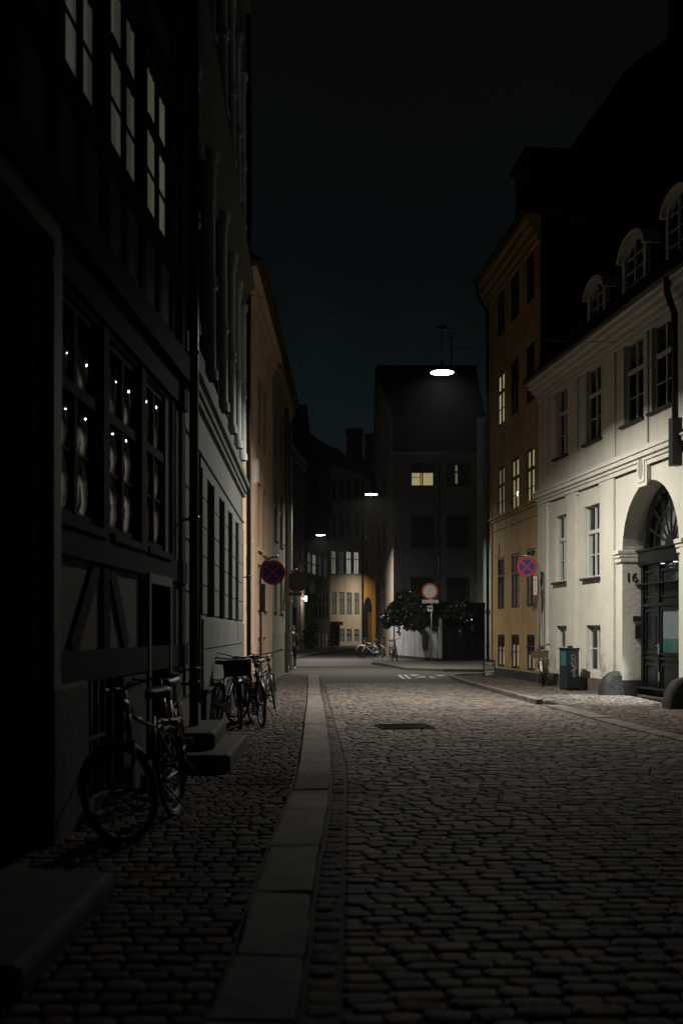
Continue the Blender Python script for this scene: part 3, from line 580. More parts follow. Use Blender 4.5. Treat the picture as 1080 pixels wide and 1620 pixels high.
# roof with arched dormers
rf = MB(WJ.pt); rf.quad((un, vtop + .06, .42), (uf + .02, vtop + .06, .42), (uf + .02, 12.6, -2.9), (un, 12.6, -2.9)); rf.quad((un, 12.6, -2.9), (uf + .02, 12.6, -2.9), (uf + .02, 13.6, -5), (un, 13.6, -5)); rf.quad((un, 13.6, -5), (uf + .02, 13.6, -5), (uf + .02, vtop, -9.2), (un, vtop, -9.2)); rf.build('roof', M_slate, J)
for xa, xb, yt, yb in ((932, 960, 442, 520), (987, 1025, 372, 468), (1056, 1096, 300, 406)):
    n = -.35; a, b = sorted((WJ.u(xa, n), WJ.u(xb, n))); vb_ = WJ.uv((xa + xb) / 2, yb, n)[1]; vt_ = WJ.uv((xa + xb) / 2, yt, n)[1]; c_ = (a + b) / 2; hw = (b - a) / 2
    sp_ = vt_ - hw * .62
    def arch(h, top, k=12): return [(c_ - h, vb_)] + [(c_ - h * math.cos(math.pi * i / k), sp_ + top * math.sin(math.pi * i / k)) for i in range(k + 1)] + [(c_ + h, vb_)]
    dm = MB(WJ.pt); dm.prism(arch(hw * .97, hw * .58), n - 2.6, n - .05); dmo = dm.build('dormer', M_slate, J)
    df = MB(WJ.pt); o1 = arch(hw, hw * .62); o2 = arch(hw * .76, hw * .44); m_ = len(o1)
    vs = [(p[0], p[1], n + .06) for p in o1] + [(p[0], p[1], n + .06) for p in o2] + [(p[0], p[1], n - .06) for p in o1] + [(p[0], p[1], n - .06) for p in o2]
    fs = [(i, i + 1, m_ + i + 1, m_ + i) for i in range(m_ - 1)] + [(i, i + 1, 2 * m_ + i + 1, 2 * m_ + i) for i in range(m_ - 1)] + [(m_ + i, m_ + i + 1, 3 * m_ + i + 1, 3 * m_ + i) for i in range(m_ - 1)]
    df.add(vs, fs); df.box(c_ - .03, c_ + .03, vb_, sp_ + hw * .42, n - .03, n + .03)
    for q_ in (.25, .5, .75): df.box(c_ - hw * .76, c_ + hw * .76, vb_ + (sp_ - vb_) * q_ * 1.3 - .012, vb_ + (sp_ - vb_) * q_ * 1.3 + .012, n - .02, n + .02)
    df.box(c_ - hw, c_ + hw, vb_ - .06, vb_ + .05, n - .06, n + .09); df.build('dormer_window', M_winwhite, dmo, weld=False)
    dg = MB(WJ.pt); dg.prism(arch(hw * .78, hw * .45), n - .045, n - .04); dg.build('pane', M_glass, dmo)
    hd = MB(WJ.pt); k = 12; o1 = arch(hw * 1.16, hw * .74)[1:-1]; o2 = arch(hw * 1.0, hw * .62)[1:-1]; hd.prism(o1 + o2[::-1], n - .3, n + .16); hd.build('dormer_hood', M_whitetrim, dmo)
dpx = WJ.uv(1066, 735, .25); dp = MB()
dp.tube([tuple(WJ.pt(dpx[0], 8.4, .40)), tuple(WJ.pt(dpx[0], 8.1, .40)), tuple(WJ.pt(dpx[0] - .02, 7.7, .26)), tuple(WJ.pt(dpx[0] - .02, dpx[1], .24))], .065, 10); dpo = dp.build('downpipe', M_blackpaint, J)
dp = MB(WJ.pt); dp.box(dpx[0] - .11, dpx[0] + .07, dpx[1] - .03, dpx[1] + .9, .14, .34); dp.build('hopper', M_blackpaint, dpo)
# ------------------------------------------------------------ guard stones beside the gate
def guard(W, x, label, h, wd, dp_):
    u = W.u(x, .15); o = thing('guard_stone', label, 'guard stone', W.pt(u, 0, 0), 'guard stones at the gateway'); mb = MB(W.pt); N_ = 10; vs = []; 
    for i in range(N_ + 1):
        t = (math.pi / 2) * i / N_; nn, vv = dp_ * math.cos(t) ** .8, h * math.sin(t) ** .9
        for k in range(9):
            s_ = -1 + 2 * k / 8; rd = (1 - abs(s_) ** 6 * .16)
            vs.append((u + wd / 2 * s_ * (1 - .18 * (i / N_)), vv * rd + rng.gauss(0, .004), .07 + nn * rd + rng.gauss(0, .004)))
    mb.add(vs, [(i * 9 + k, i * 9 + k + 1, (i + 1) * 9 + k + 1, (i + 1) * 9 + k) for i in range(N_) for k in range(8)], True)
    mb.add([vs[i * 9] for i in range(N_ + 1)] + [(u - wd / 2, 0, .0), (u - wd / 2 * .8, h * .6, .0)], [tuple(list(range(N_ + 1)) + [N_ + 2, N_ + 1])])
    mb.add([vs[i * 9 + 8] for i in range(N_ + 1)] + [(u + wd / 2, 0, .0), (u + wd / 2 * .8, h * .6, .0)], [tuple(list(range(N_ + 1)) + [N_ + 2, N_ + 1])])
    mb.build('stone', M_granite_d, o, weld=True)
guard(WJ, 971, 'rounded dark guard stone at the far side of the gate, under the number 16', .62, .42, .42)
guard(WJ, 1077, 'rounded dark guard stone at the near side of the gate, by the right edge', .62, .42, .42)

# ------------------------------------------------------------ I: ochre house
I = thing('ochre_house', 'tall ochre yellow house with dark windows, some lit, beside the cream house', 'house', WI.pt(0, 0, 0))
xs = [(786.5, 797.5), (808, 820.3), (832, 845)]
rows = [[(1004.5, 1056), (1004, 1058), (1004, 1060)], [(882.5, 963.5), (876, 962), (867, 959)], [(742, 820), (724, 809.5), (706, 800.5)], [(594, 672.5), (568, 655), (540, 637)], [(448, 530), (414, 505), (376, 475)]]
wins = []
for rw in rows:
    rr_ = [WI.rect(*xs[i], *rw[i]) for i in range(3)]; vb_ = sum(r[2] for r in rr_) / 3; vt_ = sum(r[3] for r in rr_) / 3
    wins.append([(r[0], r[1], vb_, vt_) for r in rr_])
EI = 13.15
facade(I, WI, 0, WI.L, 0, EI, [r for rw in wins for r in rw], M_yellow, .10, back=11)
cur = [[(L_base, 0, .62), (L_base, 0, .70), (L_cool2, 0, .45)], [[(M_curt, 0, 1, 0, .45), (M_curt, 0, .5, .6, 1)], [(M_curt, 0, .95, 0, .5), (M_curt, 0, .95, .6, 1)], (M_curt, 0, .9)], [(L_dim, 0, 1), (L_yellow2, 0, 1), (L_yellow2, 0, 1)], [(L_yellow, 0, 1), None, None], [None] * 3]
for k, rw in enumerate(wins):
    for i, r in enumerate(rw): window(I, WI, r, M_darkframe, .02, transom=None if k == 0 else .64, bars=(.5,) if k == 0 else (.32,), curt=cur[k][i], fw=.07)
r = wins[2][1]; bu = MB(WI.pt); bu.ball((WI.u(815.5), WI.uv(815.5, 781)[1], -.055), (.06, .075, .02)); bu.build('bulb', mat('lit bulb', (.9, .9, .9), .5, emit=(1, .92, .7), estr=5), I)
v1_ = WI.uv(815, 812)[1]; bands(I, WI, 0, WI.L, [(v1_ - .32, v1_ - .28, .03), (v1_ - .02, v1_ + .06, .05), (v1_ + .06, v1_ + .14, .10)], M_yellow, 'band_course', .01)
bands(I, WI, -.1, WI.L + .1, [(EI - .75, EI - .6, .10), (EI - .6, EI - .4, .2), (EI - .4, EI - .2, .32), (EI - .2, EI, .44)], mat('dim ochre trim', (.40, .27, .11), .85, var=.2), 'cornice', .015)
bands(I, WI, 0, WI.L, [(0, .34, .05)], M_granite_d, 'plinth', .012)
rf = MB(WI.pt)
prof = [(.5, EI), (-2.5, EI + 4.2), (-5.6, EI + 6.6), (-8.6, EI + 4.2), (-11.3, EI - .2)]
for a, b in zip(prof[:-1], prof[1:]): rf.quad((-.02, a[1], a[0]), (WI.L + .15, a[1], a[0]), (WI.L + .15, b[1], b[0]), (-.02, b[1], b[0]))
rf.build('roof', M_slate, I)
gb_ = MB(WI.pt)
for uu in (0.001, WI.L - .001): gb_.add([(uu, v, n) for n, v in [(0, EI - .01), (-2.5, EI + 4.15), (-5.6, EI + 6.55), (-8.6, EI + 4.15), (-11, EI - .2)]], [(0, 1, 2, 3, 4)])
gb_.build('gable', M_gable, I)
gg = MB(WI.pt); gg.box(-.004, -.002, 0, EI - .02, -11, -.02); gg.build('party_wall', M_gable, I)
g_ = MB(); g_.tube([tuple(WI.pt(-.1, EI + .06, .5)), tuple(WI.pt(WI.L + .15, EI + .06, .5))], .07, 8); g_.build('gutter', M_blackpaint, I); g_ = MB(); g_.tube([tuple(WI.pt(WI.L - .08, EI, .48)), tuple(WI.pt(WI.L - .08, EI - .5, .42)), tuple(WI.pt(WI.L - .08, EI - .95, .12)), tuple(WI.pt(WI.L - .08, .2, .10))], .05, 8); g_.build('downpipe', M_blackpaint, I)
ud, vd = WI.uv(838, 325, -.9); dm = MB(WI.pt); dm.box(ud - 1.1, ud + .5, EI + .3, vd + 1.2, -3, -.55); dm.box(ud - 1.25, ud + .65, vd + 1.15, vd + 1.3, -3.1, -.4); dmo = dm.build('dormer', M_slate, I)
sg = MB(WI.pt); a_, b_ = WI.uv(786.5, 870); sg.box(a_ - .26, a_ + .22, b_ - .2, b_ + .2, 0, .03); sg.build('tablet', M_yellow, I)
ch = thing('brick_chimney', 'dark brick chimney stack on the ridge above the ochre house', 'chimney', WI.pt(1.0, EI + 5.6, -4.6)); cm = MB(WI.pt); cm.box(.4, 1.7, EI + 4.0, EI + 8.0, -5.6, -4.4); cm.box(.33, 1.77, EI + 7.7, EI + 7.85, -5.67, -4.33); cm.box(.6, .95, EI + 8, EI + 8.4, -5.2, -4.85); cm.build('stack', M_gable, ch)

# ------------------------------------------------------------ A: half timbered house
A = thing('timbered_house', 'dark half timbered brick house with latticed windows at the left', 'house', WA.pt(0, 0, 0))
AU0 = -5.5; AU1 = WA.L; AT = 12.5
def ra(x0, x1): return WA.u(x0), WA.u(x1)
lowA = [(*ra(86, 156), 2.34, 4.02), (*ra(172, 220), 2.34, 4.02), (*ra(228, 262), 2.34, 4.02)]
upA = [(*ra(102, 156), 5.68, 7.25), (*ra(175, 221), 5.68, 7.25), (*ra(233, 268), 5.68, 7.25)]
extraA = [(lowA[0][0] - 0 + AU0, lowA[0][0] + AU0 + 1.2, 5.68, 7.25), (-2.4, -1.2, 5.68, 7.25)]
gateA = (-2.6, WA.u(50), 0, 4.15, .45)
cellA = (*ra(124, 178), .15, 1.12, .3); doorA = (*ra(229, 260), .12, 1.98, .25)
upB = [(a, b, 8.9, 10.3) for a, b, _, _ in upA]
facade(A, WA, AU0, AU1, 0, AT, lowA + upA + upB + extraA + [gateA, cellA, doorA], M_brick, .10, back=8)
tb = MB(WA.pt)
def beam(u0, u1, v0, v1, n=.035): tb.box(u0, u1, v0, v1, -.03, n)
posts = [WA.u(80), (lowA[0][1] + lowA[1][0]) / 2, (lowA[1][1] + lowA[2][0]) / 2, WA.u(272), AU1 - .12]
for p in posts: beam(p - .10, p + .10, 1.15, AT - .3, .03)
beam(WA.u(63), AU1, 4.06, 4.34, .06); beam(AU0, AU1, 4.34, 4.62, .14); beam(AU0, AU1, 5.42, 5.64, .045); beam(AU0, AU1, 7.3, 7.55, .05); beam(AU0, AU1, 8.0, 8.3, .12); beam(WA.u(70), AU1, 2.06, 2.30, .05); beam(WA.u(70), AU1, 1.12, 1.36, .06)
for i, p in enumerate(posts[:-1]): beam((p + posts[i + 1]) / 2 - .07, (p + posts[i + 1]) / 2 + .07, 4.6, 5.45, .028)
for p in (-1.8, -.6): beam(p - .1, p + .1, 4.6, AT - .3, .03)
def brace(u0, v0, u1, v1):
    d = Vector((u1 - u0, v1 - v0)).normalized(); n = Vector((-d.y, d.x)) * .09; tb.prism([(u0 + n.x, v0 + n.y), (u1 + n.x, v1 + n.y), (u1 - n.x, v1 - n.y), (u0 - n.x, v0 - n.y)], -.03, .024)
b1_ = posts[1]; brace(b1_ - .25, 2.05, WA.u(112), 1.36); brace(b1_ + .2, 2.05, WA.u(198), 1.36); beam(b1_ - .09, b1_ + .09, 1.36, 2.06, .03)
tb.build('timber_frame', M_timber, A)
# old glass casements with slightly bulged panes
def bulged(mb, a, b, c, d, n, bul, N_=8):
    vs = []; sk = (rng.uniform(-.4, .4), rng.uniform(-.4, .4), rng.uniform(-1, 1))
    for i in range(N_ + 1):
        for j in range(N_ + 1):
            s_, t_ = -1 + 2 * i / N_, -1 + 2 * j / N_
            vs.append((a + (b - a) * i / N_, c + (d - c) * j / N_, n + bul * .5 * (2 - s_ * s_ - t_ * t_) + .0012 * math.sin(3 * s_ + sk[2]) * math.cos(2.5 * t_ + sk[0])))
    mb.add(vs, [(i * (N_ + 1) + j, (i + 1) * (N_ + 1) + j, (i + 1) * (N_ + 1) + j + 1, i * (N_ + 1) + j + 1) for i in range(N_) for j in range(N_)], True)
for r in lowA:
    a, b, c, d = r; o = window(A, WA, r, M_timber, .02, transom=.60, bars=(.32,), fw=.07, glass=M_glass)
    old = [q_ for q_ in o.children if q_.name.startswith('pane')][0]; bpy.data.objects.remove(old)
    g = MB(WA.pt); m_ = (a + b) / 2
    for ua, ub in ((a + .07, m_ - .04), (m_ + .04, b - .07)):
        for va, vb_ in ((c + .08, c + (d - c) * .32 - .014), (c + (d - c) * .32 + .014, c + (d - c) * .6 - .05), (c + (d - c) * .6 + .05, d - .07)): bulged(g, ua, ub, va, vb_, -.066, .05)
    g.build('pane', M_oldglass, o)
    k = MB(WA.pt); k.box(a, b, c, d, -.35, -.34); k.build('curtain', mat('brown room', (.02, .016, .012), .9), o)
    sl = MB(WA.pt); sl.box(a - .05, b + .05, c - .07, c - .003, -.01, .075); sl.build('sill', M_timber, o)
for r, cm_ in zip(upA + upB + extraA, (L_green, L_green, L_green2, None, None, None, L_grey, L_grey)): window(A, WA, r, M_timber, .005, transom=.6, bars=(.3,), fw=.05, mw=.03, curt=(cm_, 0, 1) if cm_ else None, glass=M_oldglass)
pr_ = MB(WA.pt); pr_.box(WA.u(62), WA.u(122), -.05, 1.13, -.02, .10); pr_.build('pier', M_pier, A, bevel=.03); pr_ = MB(WA.pt); pr_.box(WA.u(186), WA.u(226), -.05, 1.12, -.02, .05); pr_.build('pier', M_pier, A, bevel=.03)
gf = MB(WA.pt); gf.box(WA.u(64), WA.u(78), 1.1, 4.18, -.02, .09); gf.box(-2.6, WA.u(78), 4.18, 4.36, -.02, .09); gf.box(WA.u(46), WA.u(51), 0, 4.1, -.4, -.34); gf.build('gate_frame', M_frame_oak, A, bevel=.02)
gl_ = MB(WA.pt); gl_.box(-2.55, gateA[1] - .01, .1, 4.1, -.45, -.40)
for uu in (-2.2, -1.2, -.45): gl_.box(uu, uu + .06, .1, 4.1, -.40, -.37)
for v in (1.0, 2.1, 3.1): gl_.box(-2.55, gateA[1] - .02, v, v + .1, -.40, -.365)
glo = gl_.build('gate_leaf', M_timber, A)
cb_ = MB(WA.pt); n_ = 5
for i in range(n_): uu = cellA[0] + (cellA[1] - cellA[0]) * (i + .5) / n_; cb_.box(uu - .012, uu + .012, .15, 1.12, -.06, -.035)
cb_.box(cellA[0], cellA[1], .62, .65, -.058, -.037); cb_.build('cellar_grille', M_blackpaint, A)
dd = MB(WA.pt); dd.box(doorA[0], doorA[1], .12, 1.98, -.24, -.2); panel(dd, doorA[0] + .05, doorA[1] - .05, .25, 1.0, -.2); panel(dd, doorA[0] + .05, doorA[1] - .05, 1.1, 1.9, -.2); dd.build('door', M_timber, A)
df = MB(WA.pt); df.box(doorA[0] - .09, doorA[0], 0, 2.06, -.02, .07); df.box(doorA[1], doorA[1] + .09, 0, 2.06, -.02, .07); df.box(doorA[0] - .09, doorA[1] + .09, 1.98, 2.08, -.02, .071); df.build('door_frame', M_frame_oak, A)
rf = MB(WA.pt); rf.quad((AU0, AT, .4), (AU1, AT, .4), (AU1, AT + 4.5, -4), (AU0, AT + 4.5, -4)); rf.quad((AU0, AT + 4.5, -4), (AU1, AT + 4.5, -4), (AU1, AT, -8.3), (AU0, AT, -8.3)); rf.build('roof', M_tile, A)
bands(A, WA, AU0, AU1, [(AT - .3, AT - .1, .2), (AT - .1, AT, .36)], M_timber, 'cornice')
pipe(A, WA, AU1 - .14, .3, AT - .3, .15, .055, M_blackpaint)
sp_ = thing('stone_step', 'long low stone slab step at the foot of the left gate', 'step', G(90, 1470)); mb = MB()
q4 = [(WA.pt(-2.3, 0, 0)), WA.pt(-.05 + WA.u(75), 0, 0)]; mb.prism([(-2.0, 4.15), (-1.26, 4.22), (-1.245, 5.95), (-2.02, 6.1)], -.04, .18); mb.build('slab', M_granite, sp_, bevel=.045)
# stoop in front of house B
stp = thing('stone_stoop', 'two tier stone stoop with worn slabs beside the parked bicycles', 'stoop', G(350, 1220))
mb = MB(); mb.prism([(-1.88, 11.0), (-1.14, 11.03), (-1.16, 13.3), (-1.75, 13.25)], -.04, .24); mb.build('lower_slab', M_granite, stp, bevel=.035)
mb = MB(); mb.prism([(-1.86, 11.5), (-1.36, 11.52), (-1.42, 13.3), (-1.74, 13.25)], .242, .42); mb.build('upper_slab', M_granite, stp, bevel=.035)

# ------------------------------------------------------------ B: grey house with columns
B = thing('grey_house', 'grey green stone house with slim columns between tall dark windows', 'house', WB.pt(0, 0, 0)); BL = WB.L; BT = 15.5
LV, LT = 3.95, 4.75
cols = [WB.u(x) for x in (297, 327, 347.5, 361.5, 371, 379)]
dB = (WB.u(301), WB.u(318), 0.55, WB.uv(308, 703)[1], .5)
vbB = 1.72; vtB = 3.72
gw = [(WB.u(a), WB.u(b), vbB, vtB) for a, b in ((326, 337), (345, 353.5), (359.5, 366), (371, 376))]
midw = [(cols[i] + .22, cols[i + 1] - .22, LT + .55, 8.15) for i in range(5)]
topw = [(a, b, 10.4, 12.6) for a, b, _, _ in midw]
facade(B, WB, 0, BL, 0, BT, gw + midw + topw + [dB], M_greyst, .32, back=9)
for r in gw + midw + topw: window(B, WB, r, M_blackpaint, .24, transom=.66, bars=(.33,), fw=.06)
bd = MB(WB.pt); bd.box(dB[0], dB[1], .55, dB[3], -.49, -.45); panel(bd, dB[0] + .1, dB[1] - .1, .7, 1.6, -.45); panel(bd, dB[0] + .1, dB[1] - .1, 1.75, 2.7, -.45); bd.build('door', M_blackpaint, B)
for c_ in cols:
    for v0, v1 in ((LT + .35, 8.35), (9.9, 13.2)):
        mb = MB(); p = WB.pt(c_, 0, .03); mb.lathe([(.135, v0), (.135, v0 + .12), (.105, v0 + .18), (.095, v1 - .35), (.125, v1 - .28), (.10, v1 - .2), (.15, v1 - .1), (.15, v1)], p, 14)
        mb.lathe([(.105, v0 + 1.28), (.14, v0 + 1.33), (.105, v0 + 1.38), (.13, v0 + 1.44), (.10, v0 + 1.5)], p, 14)
        mb.build('column', M_greycol, B)
bands(B, WB, 0, BL, [(LV - .06, LV, .03), (LT - .30, LT - .22, .06), (LT - .22, LT - .12, .10), (LT - .12, LT - .02, .16), (LT - .02, LT + .03, .13), (LT + .03, LT + .3, .05)], M_greyst, 'ledge', .01)
bands(B, WB, 0, BL, [(8.36, 8.5, .05), (8.5, 8.7, .08), (8.72, 8.85, .13), (8.85, 9.0, .19), (9.0, 9.12, .26), (9.12, 9.2, .23)], M_greyst, 'cornice', .01)
bands(B, WB, 0, BL, [(13.3, 13.6, .1), (BT - .5, BT - .3, .2), (BT - .3, BT - .1, .22), (BT - .1, BT, .28)], M_greyst, 'top_cornice', .01)
gs = MB(WB.pt)                                             # rusticated joints as raised courses
for i in range(5): gs.box(.02, dB[0] - .08, .75 + i * .62, .75 + i * .62 + .595, -.02, .025)
for a, b in zip([dB[1]] + [r[1] for r in gw], [r[0] for r in gw] + [BL]):
    for i in range(5): gs.box(a + .03, b - .03, vbB + .03 + i * .40, vbB + .03 + i * .40 + .385, -.02, .022)
for v0, v1 in ((.72, 1.25), (1.27, vbB - .04)): gs.box(dB[1] + .08, BL - .03, v0, v1, -.02, .03)
gs.build('ashlar', M_greyst, B, bevel=.006)
bands(B, WB, dB[1] + .06, BL, [(0, .68, .07), (.68, .72, .10)], M_granite_d, 'plinth', .012)
rf = MB(WB.pt); rf.quad((0, BT, .28), (BL, BT, .28), (BL, BT + 3.5, -4), (0, BT + 3.5, -4)); rf.quad((0, BT + 3.5, -4), (BL, BT + 3.5, -4), (BL, BT, -9), (0, BT, -9)); rf.build('roof', M_slate, B)
pipe(B, WB, BL - .12, .2, BT - .5, .14, .05, M_blackpaint)

# ------------------------------------------------------------ C: peach house and sage corner house
uc1 = WC.u(431); EC = 9.7
C = thing('peach_house', 'peach plastered house catching the lamp light behind the no stopping sign', 'house', WC.pt(0, 0, 0))
def cw(xs_, vs_): return [(WC.u(a), WC.u(b), c, d) for a, b in xs_ for c, d in vs_]
xc = [(389.5, 395), (408, 413.5), (416.5, 421.5)]
rowsC = [(.55, 1.36), (2.15, 3.25), (3.65, 5.35), (6.35, 8.1)]
wc = cw(xc, rowsC[1:]) + cw(xc[1:], rowsC[:1])
facade(C, WC, .02, uc1, 0, EC, wc, M_peach, .10, back=8)
for r in wc: window(C, WC, r, mat('peach window paint', (.30, .22, .16), .6), .07, transom=.62, bars=(.3,), sill=M_peach, fw=.06)
bands(C, WC, .02, uc1, [(EC - .5, EC - .35, .08), (EC - .35, EC - .15, .18), (EC - .15, EC, .30)], M_peach, 'cornice', .01)
bands(C, WC, .02, uc1, [(0, .45, .04)], mat('dim plinth', (.2, .13, .09), .9, var=.3), 'plinth')
mb = MB(WC.pt)
for x, y in ((400, 747), (404, 745)): a, b = WC.uv(x, y); mb.box(a - .04, a + .04, b - .28, b + .28, 0, .08)
a, b = WC.uv(390, 705); mb.box(a - .04, a + .04, b - .2, b + .2, 0, .05); mb.build('wall_anchor', M_whitetrim, C)
C2 = thing('sage_corner_house', 'olive grey plastered house at the street corner beyond the peach one', 'house', WC.pt(uc1, 0, 0))
xs2 = [(434, 438), (443, 446.5)]; w2 = cw(xs2, [(2.2, 3.6), (4.4, 6.1), (6.9, 8.4)])
facade(C2, WC, uc1 + .01, WC.L, 0, EC - .05, w2, M_sage, .10, back=8)
for r in w2: window(C2, WC, r, M_darkframe, .07, fw=.06, sill=M_sage)
bands(C2, WC, uc1 + .02, WC.L, [(EC - .5, EC - .3, .10), (EC - .3, EC - .05, .28)], M_sage, 'cornice', .01)
bands(C2, WC, uc1 + .02, WC.L, [(0, 1.5, .05)], M_sage, 'plinth', .01)
pipe(C2, WC, WC.u(448), .1, EC - .5, .12, .06, M_sage); pipe(C2, WC, WC.L - .06, .1, EC - .6, .13, .055, mat('pale pipe', (.42, .42, .36), .5, var=.2))
for root, a, b in ((C, 0, uc1), (C2, uc1, WC.L)):
    rf = MB(WC.pt); rf.quad((a, EC, .38), (b + .01, EC, .38), (b + .01, EC + 4, -4), (a, EC + 4, -4)); rf.quad((a, EC + 4, -4), (b, EC + 4, -4), (b, EC, -8.2), (a, EC, -8.2)); rf.box(a, b, EC - .06, EC + .04, .30, .46); rf.build('roof', M_tile, root)

# ------------------------------------------------------------ G: corner house
GP = G(622, 1043.5); GQ = G(768, 1043.5); GS = G(594, 1033)
WG = Wall(GP, GQ); WS = Wall(GP, GS, (-5, 60)); GT = 11.15; GM = 13.4; GR = 20.0
H_ = thing('corner_house', 'dark grey corner house with one yellow lit window facing down the street', 'house', WG.pt(0, 0, 0))
def pairs(y0, y1): return [WG.rect(649, 687, y0, y1), WG.rect(706, 743, y0, y1)]
gwn = [pairs(732, 770), pairs(815, 868), pairs(913, 972)]
facade(H_, WG, 0, WG.L, 0, GT, [r for p in gwn for r in p], M_gwall, .12, back=17, shell=False)
gc = [[[(L_blind, .05, .58)], [(pastel('narrow light', (1, .85, .55), .16), .15, .9, .38, .5)]], [None, None], [None, None]]
for p, cc in zip(gwn, gc):
    for r, c_ in zip(p, cc): window(H_, WG, r, M_blackpaint, .08, transom=.62, bars=() if p is gwn[0] else (.32,), curt=c_, fw=.08)
sw = []
for x0, x1, y0, y1 in ((603.5, 609, 915, 972), (603.5, 609, 820, 872), (603.5, 609, 745, 783), (603.5, 609, 1008, 1037)): sw.append(WS.rect(x0, x1, y0, y1))
sw += [(a + 6, b + 6, c, d) for a, b, c, d in sw]
facade(H_, WS, 0, WS.L, 0, GT, sw, M_gside, .12, name='side_wall', shell=False)
for i, r in enumerate(sw): window(H_, WS, r, M_blackpaint, .08, curt=[(pastel('bright hall light', (1, .93, .8), .9), .38, .62, .0, .3)] if i == 0 else None, fw=.07)
gm = MB()
ym = GP.y + (GS.y - GP.y) * .88
sx_ = lambda Y: GP.x + (Y - GP.y) / (GS.y - GP.y) * (GS.x - GP.x)
gm.add([(sx_(GP.y) - .002, GP.y, GT - .01), (sx_(GP.y) - .002, GP.y, GM), (sx_(ym), ym, GR), (sx_(GS.y), GS.y, GR - 2), (sx_(GS.y), GS.y, GT - .01)], [(0, 1, 2, 3, 4)]); gm.build('gable', M_gside, H_)
rf = MB(); xr = GQ.x
rf.quad((GP.x - .05, GP.y - .02, GT + .1), (xr, GP.y - .02, GT + .1), (xr, GP.y + .25, GM), (GP.x - .05, GP.y + .25, GM)); rf.quad((GP.x - .05, GP.y + .25, GM), (xr, GP.y + .25, GM), (xr + 1.5, ym, GR), (sx_(ym) - .15, ym, GR)); rf.quad((xr + 1.5, ym, GR), (sx_(ym) - .15, ym, GR), (sx_(GS.y) - .1, GS.y + 8, GT), (xr + 1.5, GS.y + 8, GT))
rf.quad((xr, GP.y, 0), (xr, GP.y, GT + .1), (xr + 1.5, GS.y, GT), (xr + 1.5, GS.y, 0)); rf.add([(xr, GP.y, GT), (xr, GP.y + .25, GM), (xr + 1.5, ym, GR), (xr + 1.5, GS.y + 8, GT)], [(0, 1, 2, 3)])
rf.build('roof', M_slate, H_)
bands(H_, WG, 0, WG.L, [(GT - .35, GT - .2, .06), (GT - .2, GT, .14), (GT, GT + .1, .22)], mat('grey cornice', (.16, .16, .165), .8), 'cornice', .01)
dm = MB(WG.pt); dm.box(1.9, 4.5, GT + .3, GT + 2.25, -3, -.02); dm.box(1.8, 4.6, GT + 2.2, GT + 2.35, -3, .08); dmo = dm.build('dormer', M_slate, H_)
ct_ = MB(); ct_.box(6.2, 7.3, ym - .6, ym + .5, GR - 1.2, GR + .25)
rt = MB()
for i in range(26): x_ = 2.45 + i * .27; rt.tube([(x_, ym, GR + .02), (x_ + .25, ym, GR + .05)], .10, 8)
rt.build('ridge_tile', M_slate, H_)
gu = MB(); gu.tube([tuple(WG.pt(-.1, GT + .12, .26)), tuple(WG.pt(WG.L, GT + .12, .26))], .07, 8); gu.build('gutter', M_zinc, H_)
pipe(H_, WG, WG.u(694), .1, GT - .3, .1, .05, M_blackpaint)
an = thing('roof_antenna', 'thin television antenna mast on the ridge of the grey corner house', 'antenna', (8.0, ym - .5, GR)); mb = MB(); p0, p1 = at(713.5, 574, ym - .5), at(713.5, 528, ym - .5); mb.tube([p0 - Vector((0, 0, .6)), p1], .035, 6)
for y_, w_, o_ in ((528, .45, .1), (533, .35, .0), (551, .8, .7)): q_ = at(713.5, y_, ym - .5); mb.tube([q_ - Vector((w_ - o_, .1, 0)), q_ + Vector((w_ + o_, .1, 0))], .02, 5)
mb.build('mast', M_blackpaint, an)
# garden wall, gate, ivy
gwp = [Vector(G(619, 1043)), Vector(G(650, 1046)), Vector(G(682, 1049.2)), Vector(G(694, 1050))]
gw_ = thing('garden_wall', 'pale limewashed wall with a rounded end under the ivy', 'garden wall', gwp[2]); mb = MB()
pth = [(p.x, p.y) for p in gwp] + [(gwp[3].x + .16, gwp[3].y + .1), (gwp[3].x + .22, gwp[3].y + .35)]; off = [(x, y + .45) for x, y in pth[:3]]
mb.prism(pth + [(pth[-1][0], pth[-1][1] + .2)] + off[::-1], 0, 2.15); mb.build('wall', M_garden, gw_, bevel=.04)
mb = MB(); mb.prism([(x - .01, y - .04) for x, y in pth] + [(x, y + .2) for x, y in pth[::-1]], 0, .26); mb.build('plinth', M_granite_d, gw_)
dgt = thing('yard_gate', 'wide black boarded yard gate between the ivy wall and the white pier', 'gate', G(730, 1049)); mb = MB()
ga_, gb2 = G(698, 1049.5), G(766, 1048.2); WGt = Wall(ga_, gb2); mb.T = WGt.pt
n_ = 16
for i in range(n_): a = WGt.L * i / n_; mb.box(a + .004, a + WGt.L / n_ - .004, .1, 2.75, -.06, rng.uniform(-.004, .004))
mb.build('board', M_blackpaint, dgt); mb = MB(WGt.pt); mb.box(0, WGt.L, 2.75, 2.95, -.1, .05); mb.box(-.02, .1, 0, 2.75, -.1, .03); mb.box(WGt.L - .1, WGt.L, 0, 2.75, -.1, .03); mb.build('gate_frame', M_blackpaint, dgt)
ys_ = MB(WGt.pt); ys_.box(.1, WGt.L + .2, 0, .15, 0, .6); ys_.build('step', M_granite_d, dgt, bevel=.01)
ivy = thing('ivy', 'dark glossy ivy spilling over the pale garden wall', 'ivy', gwp[1] + Vector((0, 0, 2.1))); mb = MB(); sm = MB()
